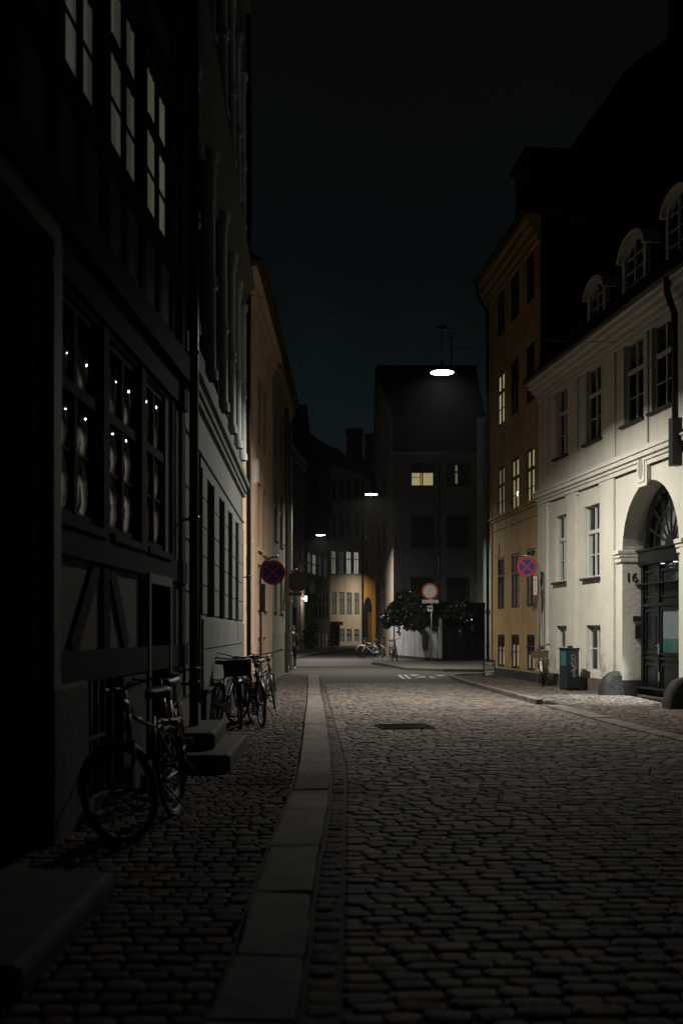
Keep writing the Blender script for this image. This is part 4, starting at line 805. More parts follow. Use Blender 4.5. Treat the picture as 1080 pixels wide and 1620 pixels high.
def leafcloud(mb, c, r, n, s=.085):
    for _ in range(n):
        d = Vector((rng.gauss(0, 1), rng.gauss(0, 1), rng.gauss(0, 1))).normalized() * rng.random() ** .4
        p = Vector(c) + Vector((d.x * r[0], d.y * r[1], d.z * r[2])); a = Vector((rng.gauss(0, 1), rng.gauss(0, 1), rng.gauss(0, .7))).normalized(); b = a.cross(Vector((rng.gauss(0, 1), rng.gauss(0, 1), rng.gauss(0, 1)))).normalized(); k = s * rng.uniform(.6, 1.3)
        mb.add([p - a * k, p - b * k * .7, p + a * k * 1.1, p + b * k * .7], [(0, 1, 2), (0, 2, 3)])
yv = 51.5
for x, y, rx, rz, n in ((640, 965, .85, .55, 620), (625, 975, .55, .5, 300), (655, 985, .7, .42, 420), (612, 985, .3, .32, 110), (672, 975, .5, .45, 260), (690, 972, .6, .38, 300), (697, 968, .45, .4, 240), (684, 958, .4, .3, 140), (664, 952, .5, .3, 140), (710, 970, .65, .33, 300), (722, 962, .45, .3, 130), (732, 975, .5, .3, 90), (640, 945, .5, .35, 180), (690, 990, .35, .3, 120), (603, 978, .16, .22, 26)):
    c_ = at(x, y, yv + (2.5 if x < 630 else 0)); leafcloud(mb, c_, (rx, .6, rz), int(n * 2.2), .095)
for x, y0, y1 in ((631, 990, 1006), (667, 990, 1004), (663, 992, 1000), (728, 990, 1005), (747, 985, 998)):
    for k in range(14): t = k / 13; leafcloud(mb, at(x + rng.uniform(-1.5, 1.5), y0 + (y1 - y0) * t, yv - .25), (.05, .04, .05), 2, .075)
mb.build('foliage', M_leaf, ivy, weld=False)
for x0, y0, x1, y1 in ((631, 985, 640, 950), (660, 990, 665, 960), (690, 988, 720, 962), (655, 985, 615, 972), (700, 985, 740, 978)):
    a, b = at(x0, y0, yv), at(x1, y1, yv); sm.tube([a, (a + b) / 2 + Vector((0, -.1, .1)), b], .02, 6)
sm.build('stem', M_stem, ivy)
# H: white pier house
WH = Wall((7.38, 56.0), (9.5, 62.0), (30, 50)); Hh = thing('white_end_house', 'narrow strip of a white house end wall behind the ochre house', 'house', WH.pt(0, 0, 0)); HT = 12.7
mb = MB(WH.pt); mb.box(0, WH.L, 0, HT, -.35, 0); mb.build('wall', M_hwall, Hh); bands(Hh, WH, 0, WH.L, [(HT - .35, HT - .2, .06), (HT - .2, HT, .14)], M_hwall, 'cornice')
mb = MB(WH.pt); mb.prism([(-.05, HT), (WH.L, HT), (WH.L, HT + .25), (.05, HT + .25)], -.4, .1); mb.build('roof', M_slate, Hh)
sn = thing('street_name_sign', 'small black street name plate on the white end wall', 'street sign', WH.pt(.2, 2.6, 0)); a_, b_ = WH.uv(770.5, 968); mb = MB(WH.pt); mb.box(a_ - .5, a_ + .9, b_ - .09, b_ + .09, 0, .02); mb.build('plate', M_dkplate, sn); text('lettering', 'Kron', .17, WH.mat(a_ + .2, b_ + .005, .022), M_letter, sn, .002)

# ------------------------------------------------------------ far houses D1, D2, E, F
WD1 = Wall(G(452, 1033.6), G(481, 1029.5), (0, 60)); WD2 = Wall(G(481, 1029.5), G(522, 1023.5), (0, 60)); WE = Wall(G(522, 1023.5), G(572, 1022)); WF = Wall(G(572, 1022), G(600, 1021))
def simple_roof(root, W, v, h, dpt, m, over=.4):
    rf = MB(W.pt); rf.quad((-.1, v, over), (W.L + .1, v, over), (W.L + .1, v + h, -dpt / 2), (-.1, v + h, -dpt / 2)); rf.quad((-.1, v + h, -dpt / 2), (W.L + .1, v + h, -dpt / 2), (W.L + .1, v, -dpt), (-.1, v, -dpt))
    for uu in (0, W.L): rf.add([(uu, v, 0), (uu, v + h, -dpt / 2), (uu, v, -dpt)], [(0, 1, 2)])
    return rf.build('roof', m, root)
D1 = thing('mauve_house', 'narrow mauve house with a lit lantern by its corner', 'house', WD1.pt(0, 0, 0)); e1 = 15.0
o1 = [WD1.rect(462, 469, 961, 1028), WD1.rect(464, 468, 890, 925), WD1.rect(473, 477, 850, 890), WD1.rect(458, 460.5, 962, 1026)]
facade(D1, WD1, 0, WD1.L, 0, e1, o1, M_mauve, .15, back=9)
for r in o1: window(D1, WD1, r, M_darkframe, .1, fw=.09)
ua, ub = sorted((WD1.u(474), WD1.u(480.7))); mb = MB(WD1.pt); mb.box(ua, ub, .1, 6.0, 0, .06); mb.build('corner_strip', mat('pale corner plaster', (.66, .56, .42), .85, var=.2), D1)
mb = MB(WD1.pt); a_, b_ = WD1.uv(476.5, 947); mb.box(a_ - .12, a_ + .12, b_ - .22, b_ + .22, .25, .45); mb.box(a_ - .03, a_ + .03, b_ - .05, b_ + .05, .0, .4); mb.build('lantern', M_shop, D1, bevel=.03)
ll = bpy.data.lights.new('lantern', 'POINT'); ll.energy = 30; ll.color = (1, .92, .78); ll.shadow_soft_size = .1; lo = bpy.data.objects.new('lantern_light', ll); COL.objects.link(lo); lo.location = WD1.pt(a_, b_ - .1, .75)
bands(D1, WD1, 0, WD1.L, [(e1 - .6, e1 - .2, .2), (e1 - .2, e1, .4)], M_mauve, 'cornice'); bands(D1, WD1, 0, WD1.L, [(5.0, 5.3, .12)], M_mauve, 'band_course'); simple_roof(D1, WD1, e1, 5.5, 9, M_slate)
for t in (.25, .6): mb = MB(WD1.pt); uu = WD1.L * t; mb.box(uu - 1.0, uu + 1.0, e1 + .5, e1 + 2.6, -3.5, -.6); mb.build('dormer', M_slate, D1)
D2 = thing('dark_house', 'dark painted house with two lit windows, left of the sand house', 'house', WD2.pt(0, 0, 0)); e2 = 13.6
x2 = [(486.5, 493), (494.5, 501), (504, 510), (512, 518.5)]; o2 = [WD2.rect(a, b, 873 + i * 3, 908 + i * 2.2) for i, (a, b) in enumerate(x2)]
x3 = [(489.5, 494.5), (497, 501.5), (504, 507.5), (510, 513), (515.5, 518.5)]; o3 = [WD2.rect(a, b, 941, 979) for a, b in x3]
x4 = [(497.5, 502.5), (504, 508.5), (510.5, 514), (515.5, 519)]; o4 = [WD2.rect(a, b, 999 + i, 1026 - i * .9) for i, (a, b) in enumerate(x4)]
facade(D2, WD2, 0, WD2.L, 0, e2, o2 + o3 + o4, M_darkwall, .15, back=10)
for i, r in enumerate(o2): window(D2, WD2, r, M_darkframe, .08, transom=.5, bars=(), fw=.1, curt=((L_cool if i == 1 else L_cool2), 0, 1) if i < 2 else (L_grey, 0, 1))
for r in o3: window(D2, WD2, r, M_darkframe, .08, fw=.1, curt=(M_curt, 0, 1, 0, .5))
pn = mat('pale cellar shutter', (.42, .38, .30), .8, var=.3)
for r in o4: mb = MB(WD2.pt); mb.box(r[0] + .03, r[1] - .03, r[2], r[3], -.12, -.06); mb.build('shutter', pn, D2)
bands(D2, WD2, 0, WD2.L, [(e2 - .5, e2 - .2, .2), (e2 - .2, e2, .45)], M_darkwall, 'cornice'); simple_roof(D2, WD2, e2, 7.5, 12, M_slate)
for t in (.2, .5, .8): mb = MB(WD2.pt); uu = WD2.L * t; mb.box(uu - .9, uu + .9, e2 + .6, e2 + 2.8, -3.5, -.8); mb.build('dormer', M_slate, D2)
E = thing('sand_house', 'tall sand coloured house with four window columns closing the street', 'house', WE.pt(0, 0, 0)); e3 = 18.3
xe = [(524.5, 532), (536.5, 544.5), (548, 556), (560, 568)]
ye = [(994, 1021), (936, 972), (871, 909), (813, 848), (757, 790)]
oe = [[WE.rect(a, b, y0 + i * .6, y1) for i, (a, b) in enumerate(xe)] for y0, y1 in ye]; oe[0] = oe[0][1:]
dE = WE.rect(524, 534, 985, 1024)
facade(E, WE, 0, WE.L, 0, e3, [r for rw in oe for r in rw] + [dE], M_cream, .15, back=12)
ce = [[(L_grey, 0, 1)] * 3, [(L_grey, 0, 1)] * 4, [(L_cool2, 0, 1), (L_grey, 0, 1), (L_cool, 0, 1), (L_cool, 0, 1)], [None] * 4, [None] * 4]
for rw, cc in zip(oe, ce):
    for r, c_ in zip(rw, cc): window(E, WE, r, M_darkframe, .06, transom=.66, bars=(), fw=.07, curt=c_)
mb = MB(WE.pt); mb.box(dE[0], dE[1], 0, dE[3], -.2, -.12); mb.box(dE[0] - .12, dE[1] + .12, dE[3] - .25, dE[3] + .1, -.05, .55); mb.box(dE[0] - .1, dE[0] + .08, .0, dE[3] - .25, -.02, .2); mb.box(dE[1] - .08, dE[1] + .1, 0, dE[3] - .25, -.02, .2); mb.build('door', M_blackpaint, E)
bands(E, WE, dE[1] + .12, WE.L, [(0, .5, .05)], M_cream, 'plinth'); bands(E, WE, 0, WE.L, [(e3 - .5, e3 - .199, .2), (e3 - .2, e3, .4)], M_cream, 'cornice'); simple_roof(E, WE, e3, 5.0, 12, M_slate)
pipe(E, WE, WE.u(572.3), .2, e3 - .5, .12, .1, M_blackpaint)
Fh = thing('orange_house', 'orange plastered house with a tall arched doorway at the end of the street', 'house', WF.pt(0, 0, 0)); e4 = 18.0
of = [WF.rect(578.5, 582, 888, 908), WF.rect(577.5, 581, 845, 853), WF.rect(590, 592, 845, 857)]
pf = WF.rect(575.2, 587.5, 945, 1022.6); facade(Fh, WF, 0, WF.L, 0, e4, of, M_orange, .15, back=10)
for i, r in enumerate(of): window(Fh, WF, r, M_darkframe, .08, fw=.08, curt=(L_cool2, 0, 1) if i else None)
mb = MB(WF.pt); c_ = (pf[0] + pf[1]) / 2; h_ = (pf[1] - pf[0]) / 2; spv = pf[3] - h_
mb.prism([(pf[0], 0)] + [(c_ - h_ * math.cos(math.pi * i / 14), spv + h_ * math.sin(math.pi * i / 14)) for i in range(15)] + [(pf[1], 0)], .002, .05); mb.build('door', M_darkframe, Fh)
mb = MB(WF.pt); mb.box(c_ + .02, pf[1] - .1, .4, spv - .3, .05, .08); mb.build('door_leaf', mat('warm brown door', (.22, .11, .04), .6, var=.3), Fh)
bands(Fh, WF, 0, WF.L, [(e4 - .5, e4 - .2, .2), (e4 - .2, e4, .4)], M_orange, 'cornice'); bands(Fh, WF, 0, WF.L, [(0, .9, .04)], M_orange, 'plinth'); simple_roof(Fh, WF, e4, 4.5, 10, M_slate)
# roofs behind
bh = thing('rear_house', 'dark roofed house with a big square chimney rising behind the sand house', 'house', (2, 135, 0)); mb = MB()
a, b = at(470, 700, 130), at(600, 690, 130); mb.box(a.x - 2, b.x + 4, 130, 142, 0, 20.5); mb.build('wall', M_darkwall, bh)
mb = MB(); mb.add([(a.x - 2, 129.6, 20.5), (b.x + 4, 129.6, 20.5), (b.x + 4, 136, 23.6), (a.x - 2, 136, 23.6), (a.x - 2, 142.4, 20.5), (b.x + 4, 142.4, 20.5)], [(0, 1, 2, 3), (3, 2, 5, 4), (0, 3, 4), (1, 5, 2)]); rfo = mb.build('roof', M_slate, bh)
mb = MB(); p0, p1 = at(548, 680, 134), at(573, 680, 134); mb.box(p0.x, p1.x, 133, 135.5, 18, p0.z); mb.box(p0.x - .15, p1.x + .15, 132.85, 135.65, p0.z - .5, p0.z - .2); p0, p1 = at(577, 688, 138), at(590, 688, 138); mb.box(p0.x, p1.x, 137, 139, 18, p0.z); mb.box(p1.x + .2, p1.x + .9, 137, 138, 18, p0.z + .6); mb.build('chimney', M_gable, rfo)
tl = thing('stepped_roof_house', 'dark house with a tall sloping roof and chimney behind the mauve house', 'house', at(480, 1000, 124)); mb = MB()
pr3 = [at(452, 700, 122), at(470, 640, 122), at(485, 640, 122), at(489, 683, 122), at(505, 697, 122), at(528, 716, 122), at(528, 900, 122), at(452, 900, 122)]
mb.add([(p.x, 122, p.z) for p in pr3] + [(p.x, 128, p.z) for p in pr3], [tuple(range(8)), tuple(range(15, 7, -1))] + [(i, (i + 1) % 8, 8 + (i + 1) % 8, 8 + i) for i in range(8)]); mb.build('roof', M_slate, tl)
mb = MB(); mb.box(pr3[0].x, pr3[5].x, 122.2, 127.8, 0, pr3[6].z); mb.build('wall', M_darkwall, tl)

# ============================================================ STREET LAMPS
def lamp_thing(p, label, w_l, w_r, power=LAMP_W, mesh=True):
    o = thing('street_lamp', label, 'street lamp', (p.x, p.y, p.z - .12), 'lamps hung over the street')
    s = MB(); s.lathe([(.0, .26), (.025, .26), (.03, .15), (.08, .12), (.18, .075), (.25, .02), (.258, -.010), (.24, -.008), (.22, .03)], p, 32); s.build('lamp_shade', M_blackpaint, o)
    d = MB(); d.lathe([(0, -.024), (.10, -.022), (.19, -.016), (.238, -.006)], p, 32); d.build('diffuser', M_lamp, o)
    h = MB(); top = p + Vector((0, 0, .95)); h.tube([p + Vector((0, 0, .25)), top], .013, 6); h.box(top.x - .09, top.x + .09, top.y - .03, top.y + .03, top.z - .05, top.z + .03); h.build('hanger', M_blackpaint, o)
    wr = MB(); wl, wrr = Vector(w_l), Vector(w_r)
    for a, b in ((wl, top), (top, wrr)):
        pts = [a.lerp(b, t / 8) - Vector((0, 0, .10 * math.sin(math.pi * t / 8))) for t in range(9)]; wr.tube(pts, .006, 5)
    wr.build('span_wire', M_blackpaint, o)
    l = bpy.data.lights.new('lamp', 'AREA'); l.shape = 'DISK'; l.size = .42; l.energy = power; l.color = (1, .95, .86); l.spread = R(164)
    lo = bpy.data.objects.new('lamp_light', l); COL.objects.link(lo); lo.location = p + Vector((0, 0, -.04)) - wloc(o); lo.parent = o
    return o
LP = [at(699, 589, 22.6), at(587, 782, 41.5), at(507, 846.5, 58.5)]
l1 = lamp_thing(LP[0], 'round white street lamp glowing high over the near road', WB.pt(BL - 1.2, 8.6, 0), WJ.pt(WJ.L - 6.0, 8.0, 0))
l2 = lamp_thing(LP[1], 'glowing street lamp against the edge of the grey corner house', (-2.05, 38.6, 8.8), WI.pt(WI.L, 9.2, 0))
l3 = lamp_thing(LP[2], 'smallest glowing street lamp, in front of the dark house far down the street', WD1.pt(1, 9.0, 0), WS.pt(5, 9.2, 0))
lh = bpy.data.lights.new('lamp', 'AREA'); lh.shape = 'DISK'; lh.size = .42; lh.energy = LAMP_W * .72; lh.color = (1, .88, .70); lh.spread = R(160)
lo = bpy.data.objects.new('lamp_light', lh); COL.objects.link(lo); lo.location = (5.8, 112.5, 8.7)

ls = bpy.data.lights.new('lamp', 'AREA'); ls.shape = 'DISK'; ls.size = .42; ls.energy = 420; ls.color = (.93, 1, .90); ls.spread = R(170)
lo = bpy.data.objects.new('lamp_light', ls); COL.objects.link(lo); lo.location = (12.6, 58.6, 6.9)
# ============================================================ AIR: scatter volume added for lamp halos and lifted blacks
hz = MB(); hz.box(-70, 70, -12, 175, -1.2, 34)
hm = bpy.data.materials.new('added halo scatter'); hm.use_nodes = True; ht_ = hm.node_tree; ht_.nodes.clear(); ho = ht_.nodes.new('ShaderNodeOutputMaterial'); pv_ = ht_.nodes.new('ShaderNodeVolumePrincipled')
pv_.inputs['Color'].default_value = (.9, .93, .97, 1); pv_.inputs['Density'].default_value = .00014; ht_.links.new(pv_.outputs[0], ho.inputs['Volume'])
struct(hz.build('halo_haze', hm), 'stuff')
# ============================================================ SIGNS
def disc_sign(W, u, v, r, root, kind):
    """round traffic sign in the frame of W (faces the viewer)"""
    def circ(r_, n0, n1, m, nm, par=root, k=40):
        mb = MB(W.pt); mb.prism([(u + r_ * math.cos(2 * math.pi * i / k), v + r_ * math.sin(2 * math.pi * i / k)) for i in range(k)], n0, n1); return mb.build(nm, m, par)
    def ring_(r0, r1, n0, n1, m, nm, k=40):
        mb = MB(W.pt)
        for i in range(k):
            t0, t1 = 2 * math.pi * i / k, 2 * math.pi * (i + 1) / k; mb.prism([(u + a * math.cos(t), v + a * math.sin(t)) for a, t in ((r0, t0), (r1, t0), (r1, t1), (r0, t1))], n0, n1)
        return mb.build(nm, m, root)
    if kind == 'stop':
        circ(r * .985, 0, .012, M_blue, 'sign_face'); ring_(r * .76, r, -.004, .016, M_red, 'sign_ring')
        mb = MB(W.pt)
        for s_ in (1, -1):
            d = Vector((1, s_)).normalized() * r * .80; n = Vector((-d.y, d.x)).normalized() * r * .085
            mb.prism([tuple(Vector((u, v)) + d + n), tuple(Vector((u, v)) - d + n), tuple(Vector((u, v)) - d - n), tuple(Vector((u, v)) + d - n)], .010, .0145 + s_ * .0006)
        mb.build('sign_cross', M_red, root)
    elif kind == 'closed': circ(r * .985, 0, .012, M_signwhite, 'sign_face'); ring_(r * .78, r, -.004, .016, mat('sign orange red', (.45, .07, .025), .5), 'sign_ring')
    else: circ(r, 0, .014, M_signgrey, 'sign_back'); ring_(r * .95, r * 1.02, -.006, .02, M_blackpaint, 'sign_ring')
def goose(p, h, reach, rad, sx, r=.03):
    """pole with a curved head reaching sideways (sx = -1 left, 1 right)"""
    pts = [Vector((p.x, p.y, 0)), Vector((p.x, p.y, h - rad))] + [Vector((p.x + sx * (rad - rad * math.cos(t)), p.y, h - rad + rad * math.sin(t))) for t in [math.pi / 2 * i / 10 for i in range(1, 11)]] + [Vector((p.x + sx * reach, p.y, h))]
    mb = MB(); mb.tube(pts, r, 10); return mb
# right no stopping sign
Yr = 29.0; pp = Vector(((852.5 - CX) / F * Yr, Yr, 0)); c_ = at(832, 897, Yr)
s1 = thing('no_stopping_sign', 'lit red and blue no stopping sign with curved pole by the ochre house', 'traffic sign', (pp.x, pp.y, 0), 'no stopping signs')
goose(pp, c_.z + .30, .44, .36, -1).build('pole', M_galv, s1); WSn = Wall((0, Yr - .05), (1, Yr - .05))
disc_sign(WSn, c_.x, c_.z, .268, s1, 'stop')
pc = at(845.5, 926.5, Yr); mb = MB(WSn.pt); mb.box(pc.x - .055, pc.x + .055, pc.z - .26, pc.z + .26, -.01, .01); mb.build('arrow_plate', mat('red plate rim', (.40, .16, .12), .5), s1); mb = MB(WSn.pt); mb.box(pc.x - .042, pc.x + .042, pc.z - .245, pc.z + .245, .008, .0135); mb.build('plate_face', M_signwhite, s1)
mb = MB(WSn.pt); mb.box(pc.x - .006, pc.x + .006, pc.z - .18, pc.z + .18, .012, .0165); mb.prism([(pc.x - .02, pc.z + .16), (pc.x + .02, pc.z + .16), (pc.x, pc.z + .21)], .0125, .0168); mb.prism([(pc.x - .02, pc.z - .16), (pc.x + .02, pc.z - .16), (pc.x, pc.z - .21)], .0125, .0168); mb.build('arrow', M_num, s1)
pst = thing('side_post', 'thin black post leaning on the wall beside the lit no stopping sign', 'post', at(856.5, 1087, 29.4)); mb = MB(); mb.tube([at(858.5, 1086, 29.6), at(855.5, 905, 29.6)], .02, 8); mb.tube([at(855.5, 915, 29.6), at(853, 930, 29.5)], .015, 6); mb.build('pole', M_blackpaint, pst)
# left no stopping sign
Yl = 21.8; pp = Vector(((412.5 - CX) / F * Yl, Yl, 0)); c_ = at(432, 906, Yl)
s2 = thing('no_stopping_sign', 'unlit dark red no stopping sign above the parked bicycles', 'traffic sign', (pp.x, pp.y, 0), 'no stopping signs')
goose(pp, c_.z + .33, .36, .34, 1).build('pole', M_zinc, s2); WSl = Wall((0, Yl - .05), (1, Yl - .05)); disc_sign(WSl, c_.x, c_.z, .25, s2, 'stop')
pc = at(416, 946, Yl); mb = MB(WSl.pt); mb.box(pc.x - .055, pc.x + .055, pc.z - .28, pc.z + .28, -.01, .01); mb.build('arrow_plate', M_signgrey, s2, bevel=.02); mb = MB(WSl.pt); mb.box(pc.x - .035, pc.x + .035, pc.z - .25, pc.z + .25, .009, .014); mb.build('plate_face', mat('grey plate', (.25, .25, .23), .6), s2); mb = MB(WSl.pt); mb.box(pc.x - .006, pc.x + .006, pc.z - .19, pc.z + .19, .012, .0165); mb.prism([(pc.x - .02, pc.z + .16), (pc.x + .02, pc.z + .16), (pc.x, pc.z + .21)], .0125, .0168); mb.prism([(pc.x - .02, pc.z - .16), (pc.x + .02, pc.z - .16), (pc.x, pc.z - .21)], .0125, .0168); mb.build('arrow', M_num, s2)
# grey sign back
Yg = 38.2; pp = Vector(((452 - CX) / F * Yg, Yg, 0)); c_ = at(470.5, 920, Yg)
s3 = thing('round_sign', 'grey backed round sign on a curved pole at the far corner', 'traffic sign', (pp.x, pp.y, 0)); goose(pp, c_.z + .42, .40, .4, 1, .035).build('pole', M_zinc, s3); WSg = Wall((0, Yg - .06), (1, Yg - .06)); disc_sign(WSg, c_.x, c_.z, .365, s3, 'back')
pc = at(461, 940, Yg); mb = MB(WSg.pt); mb.box(pc.x - .36, pc.x + .36, pc.z - .055, pc.z + .055, -.02, .01); mb.build('name_plate', M_dkplate, s3)
# all vehicles prohibited
Yc = 50.0; pp = Vector(((682 - CX) / F * Yc, Yc, .1)); c_ = at(679.5, 935.5, Yc); WSc = Wall((0, Yc - .06), (1, Yc - .06))
s4 = thing('prohibition_sign', 'round white sign with red rim in front of the ivy', 'traffic sign', (pp.x, pp.y, .1)); mb = MB(); mb.tube([pp, Vector((pp.x, pp.y, c_.z + .2))], .03, 8); mb.build('pole', M_galv, s4); disc_sign(WSc, c_.x, c_.z, .385, s4, 'closed')
pc = at(679.5, 951.5, Yc); mb = MB(WSc.pt); mb.box(pc.x - .36, pc.x + .36, pc.z - .075, pc.z + .075, -.01, .01); plt = mb.build('lower_plate', M_signwhite, s4); mb = MB(WSc.pt)
for i in range(9): x = pc.x - .30 + i * .066; mb.box(x, x + rng.uniform(.02, .045), pc.z - .03, pc.z + rng.uniform(.015, .04), .011, .013)
mb.build('writing', M_num, plt); pc = at(680.5, 963, Yc); mb = MB(WSc.pt); mb.box(pc.x - .14, pc.x + .10, pc.z - .13, pc.z + .13, -.01, .015); mb.build('small_plate', M_signwhite, s4); mb = MB(WSc.pt); mb.box(pc.x - .10, pc.x + .06, pc.z - .02, pc.z + .07, .0152, .018); mb.build('pictogram', M_num, s4)

# ============================================================ CABINET, A-BOARD, RACK
base = G(896, 1093, PZ); cb_root = thing('utility_cabinet', 'dark metal utility cabinet with silver graffiti on the right pavement', 'cabinet', base)
dW = WJ.d; nW = -WJ.n
CT = lambda a, b, c: base + dW * a + nW * b + Vector((0, 0, c))          # a: away along the wall, b: towards wall, c: up
mb = MB(CT); mb.box(0, .54, 0, .30, .06, .99); mb.build('body', M_cab, cb_root, bevel=.008)
mb = MB(CT); mb.box(-.02, .56, -.02, .32, .99, 1.03); mb.box(.2, .3, .12, .22, 1.03, 1.08); mb.build('lid', M_cab, cb_root, bevel=.008)
mb = MB(CT); mb.box(.02, .52, .01, .29, 0, .06); mb.build('foot', M_granite_d, cb_root)
mb = MB(CT); mb.box(.06, .46, -.004, -.001, .60, .95); mb.build('reflection_patch', M_teal, cb_root)  # reflection of teal light, painted as a flat colour patch
gf_ = MB(CT)
def stroke(pts): gf_.tube([(-.004, .02 + b * .26, c) for b, c in pts], .0065, 5)
stroke([(.55 + .2 * math.cos(t), .82 + .055 * math.sin(t)) for t in [i * .55 for i in range(13)]])
stroke([(.75, .72), (.5, .75), (.35, .70), (.55, .66), (.75, .71), (.8, .62), (.6, .58), (.4, .60)]); stroke([(.3, .66), (.6, .60), (.85, .58), (.7, .54), (.5, .56)]); stroke([(.85, .56), (.6, .50), (.75, .46), (.55, .44), (.35, .46), (.6, .52)]); stroke([(.5, .42), (.75, .38), (.65, .30)]); stroke([(.45, .36), (.8, .35)])
gf_.build('graffiti', M_graf, cb_root)
bp_ = G(774, 1071, PZ); ab = thing('pavement_board', 'folding chalkboard reading OPEN on the pavement by the ochre house', 'a-board', bp_); Wb = Wall((bp_.x - .17, bp_.y), (bp_.x + .17, bp_.y - .03))
LN = lambda u, v, n=0: Wb.pt(u, .09 + v, n - .16 * v / .52)
mb = MB(LN); mb.box(0, .33, .02, .50, -.02, 0); mb.build('board', M_dkplate, ab)
mb = MB(LN); mb.box(-.02, 0, 0, .53, -.03, .01); mb.box(.33, .35, 0, .53, -.03, .01); mb.box(0, .33, .50, .53, -.03, .01); mb.box(0, .33, .0, .02, -.03, .01); mb.build('board_frame', M_timber, ab)
mb = MB(lambda u, v, n=0: Wb.pt(u, .09 + v, n - .36 + .16 * v / .52)); mb.box(-.02, .35, 0, .52, -.02, 0); mb.build('rear_leaf', M_dkplate, ab)
Mx = Wb.mat(.165, .09 + .28, -.08); Mx = Mx @ Matrix.Rotation(-math.atan(.16 / .52), 4, 'X'); text('lettering', 'OPEN', .115, Mx, M_chalk, ab, .002)
mb = MB(LN)
for v, n_ in ((.42, 8), (.36, 7), (.17, 9), (.11, 8), (.06, 6)):
    x = .04
    for i in range(n_): wd = rng.uniform(.012, .03); mb.box(x, x + wd, v, v + rng.uniform(.012, .032), .001, .003); x += wd + .008
mb.build('chalk_lines', M_letter, ab)
rp = G(768.5, 1047, .1); rk_ = thing('folding_chair', 'dark metal folding chair frame against the white end wall', 'chair', rp); mb = MB(lambda a, b, c: Vector((rp.x + a, rp.y - .9 + b, .1 + c)))
for sx in (-.2, .2): mb.tube([(sx, .25, 0), (sx, -.05, .45), (sx, -.2, .92)], .014, 6); mb.tube([(sx * .9, -.25, 0), (sx * .9, .05, .45)], .014, 6)
for v in (.70, .80, .90): mb.tube([(-.2, -.13 - (v - .7) * .3, v), (.2, -.13 - (v - .7) * .3, v)], .016, 6)
mb.build('frame', M_zinc, rk_); mb = MB(lambda a, b, c: Vector((rp.x + a, rp.y - .9 + b, .1 + c))); mb.box(-.2, .2, -.1, .25, .44, .46); mb.build('seat', M_zinc, rk_)

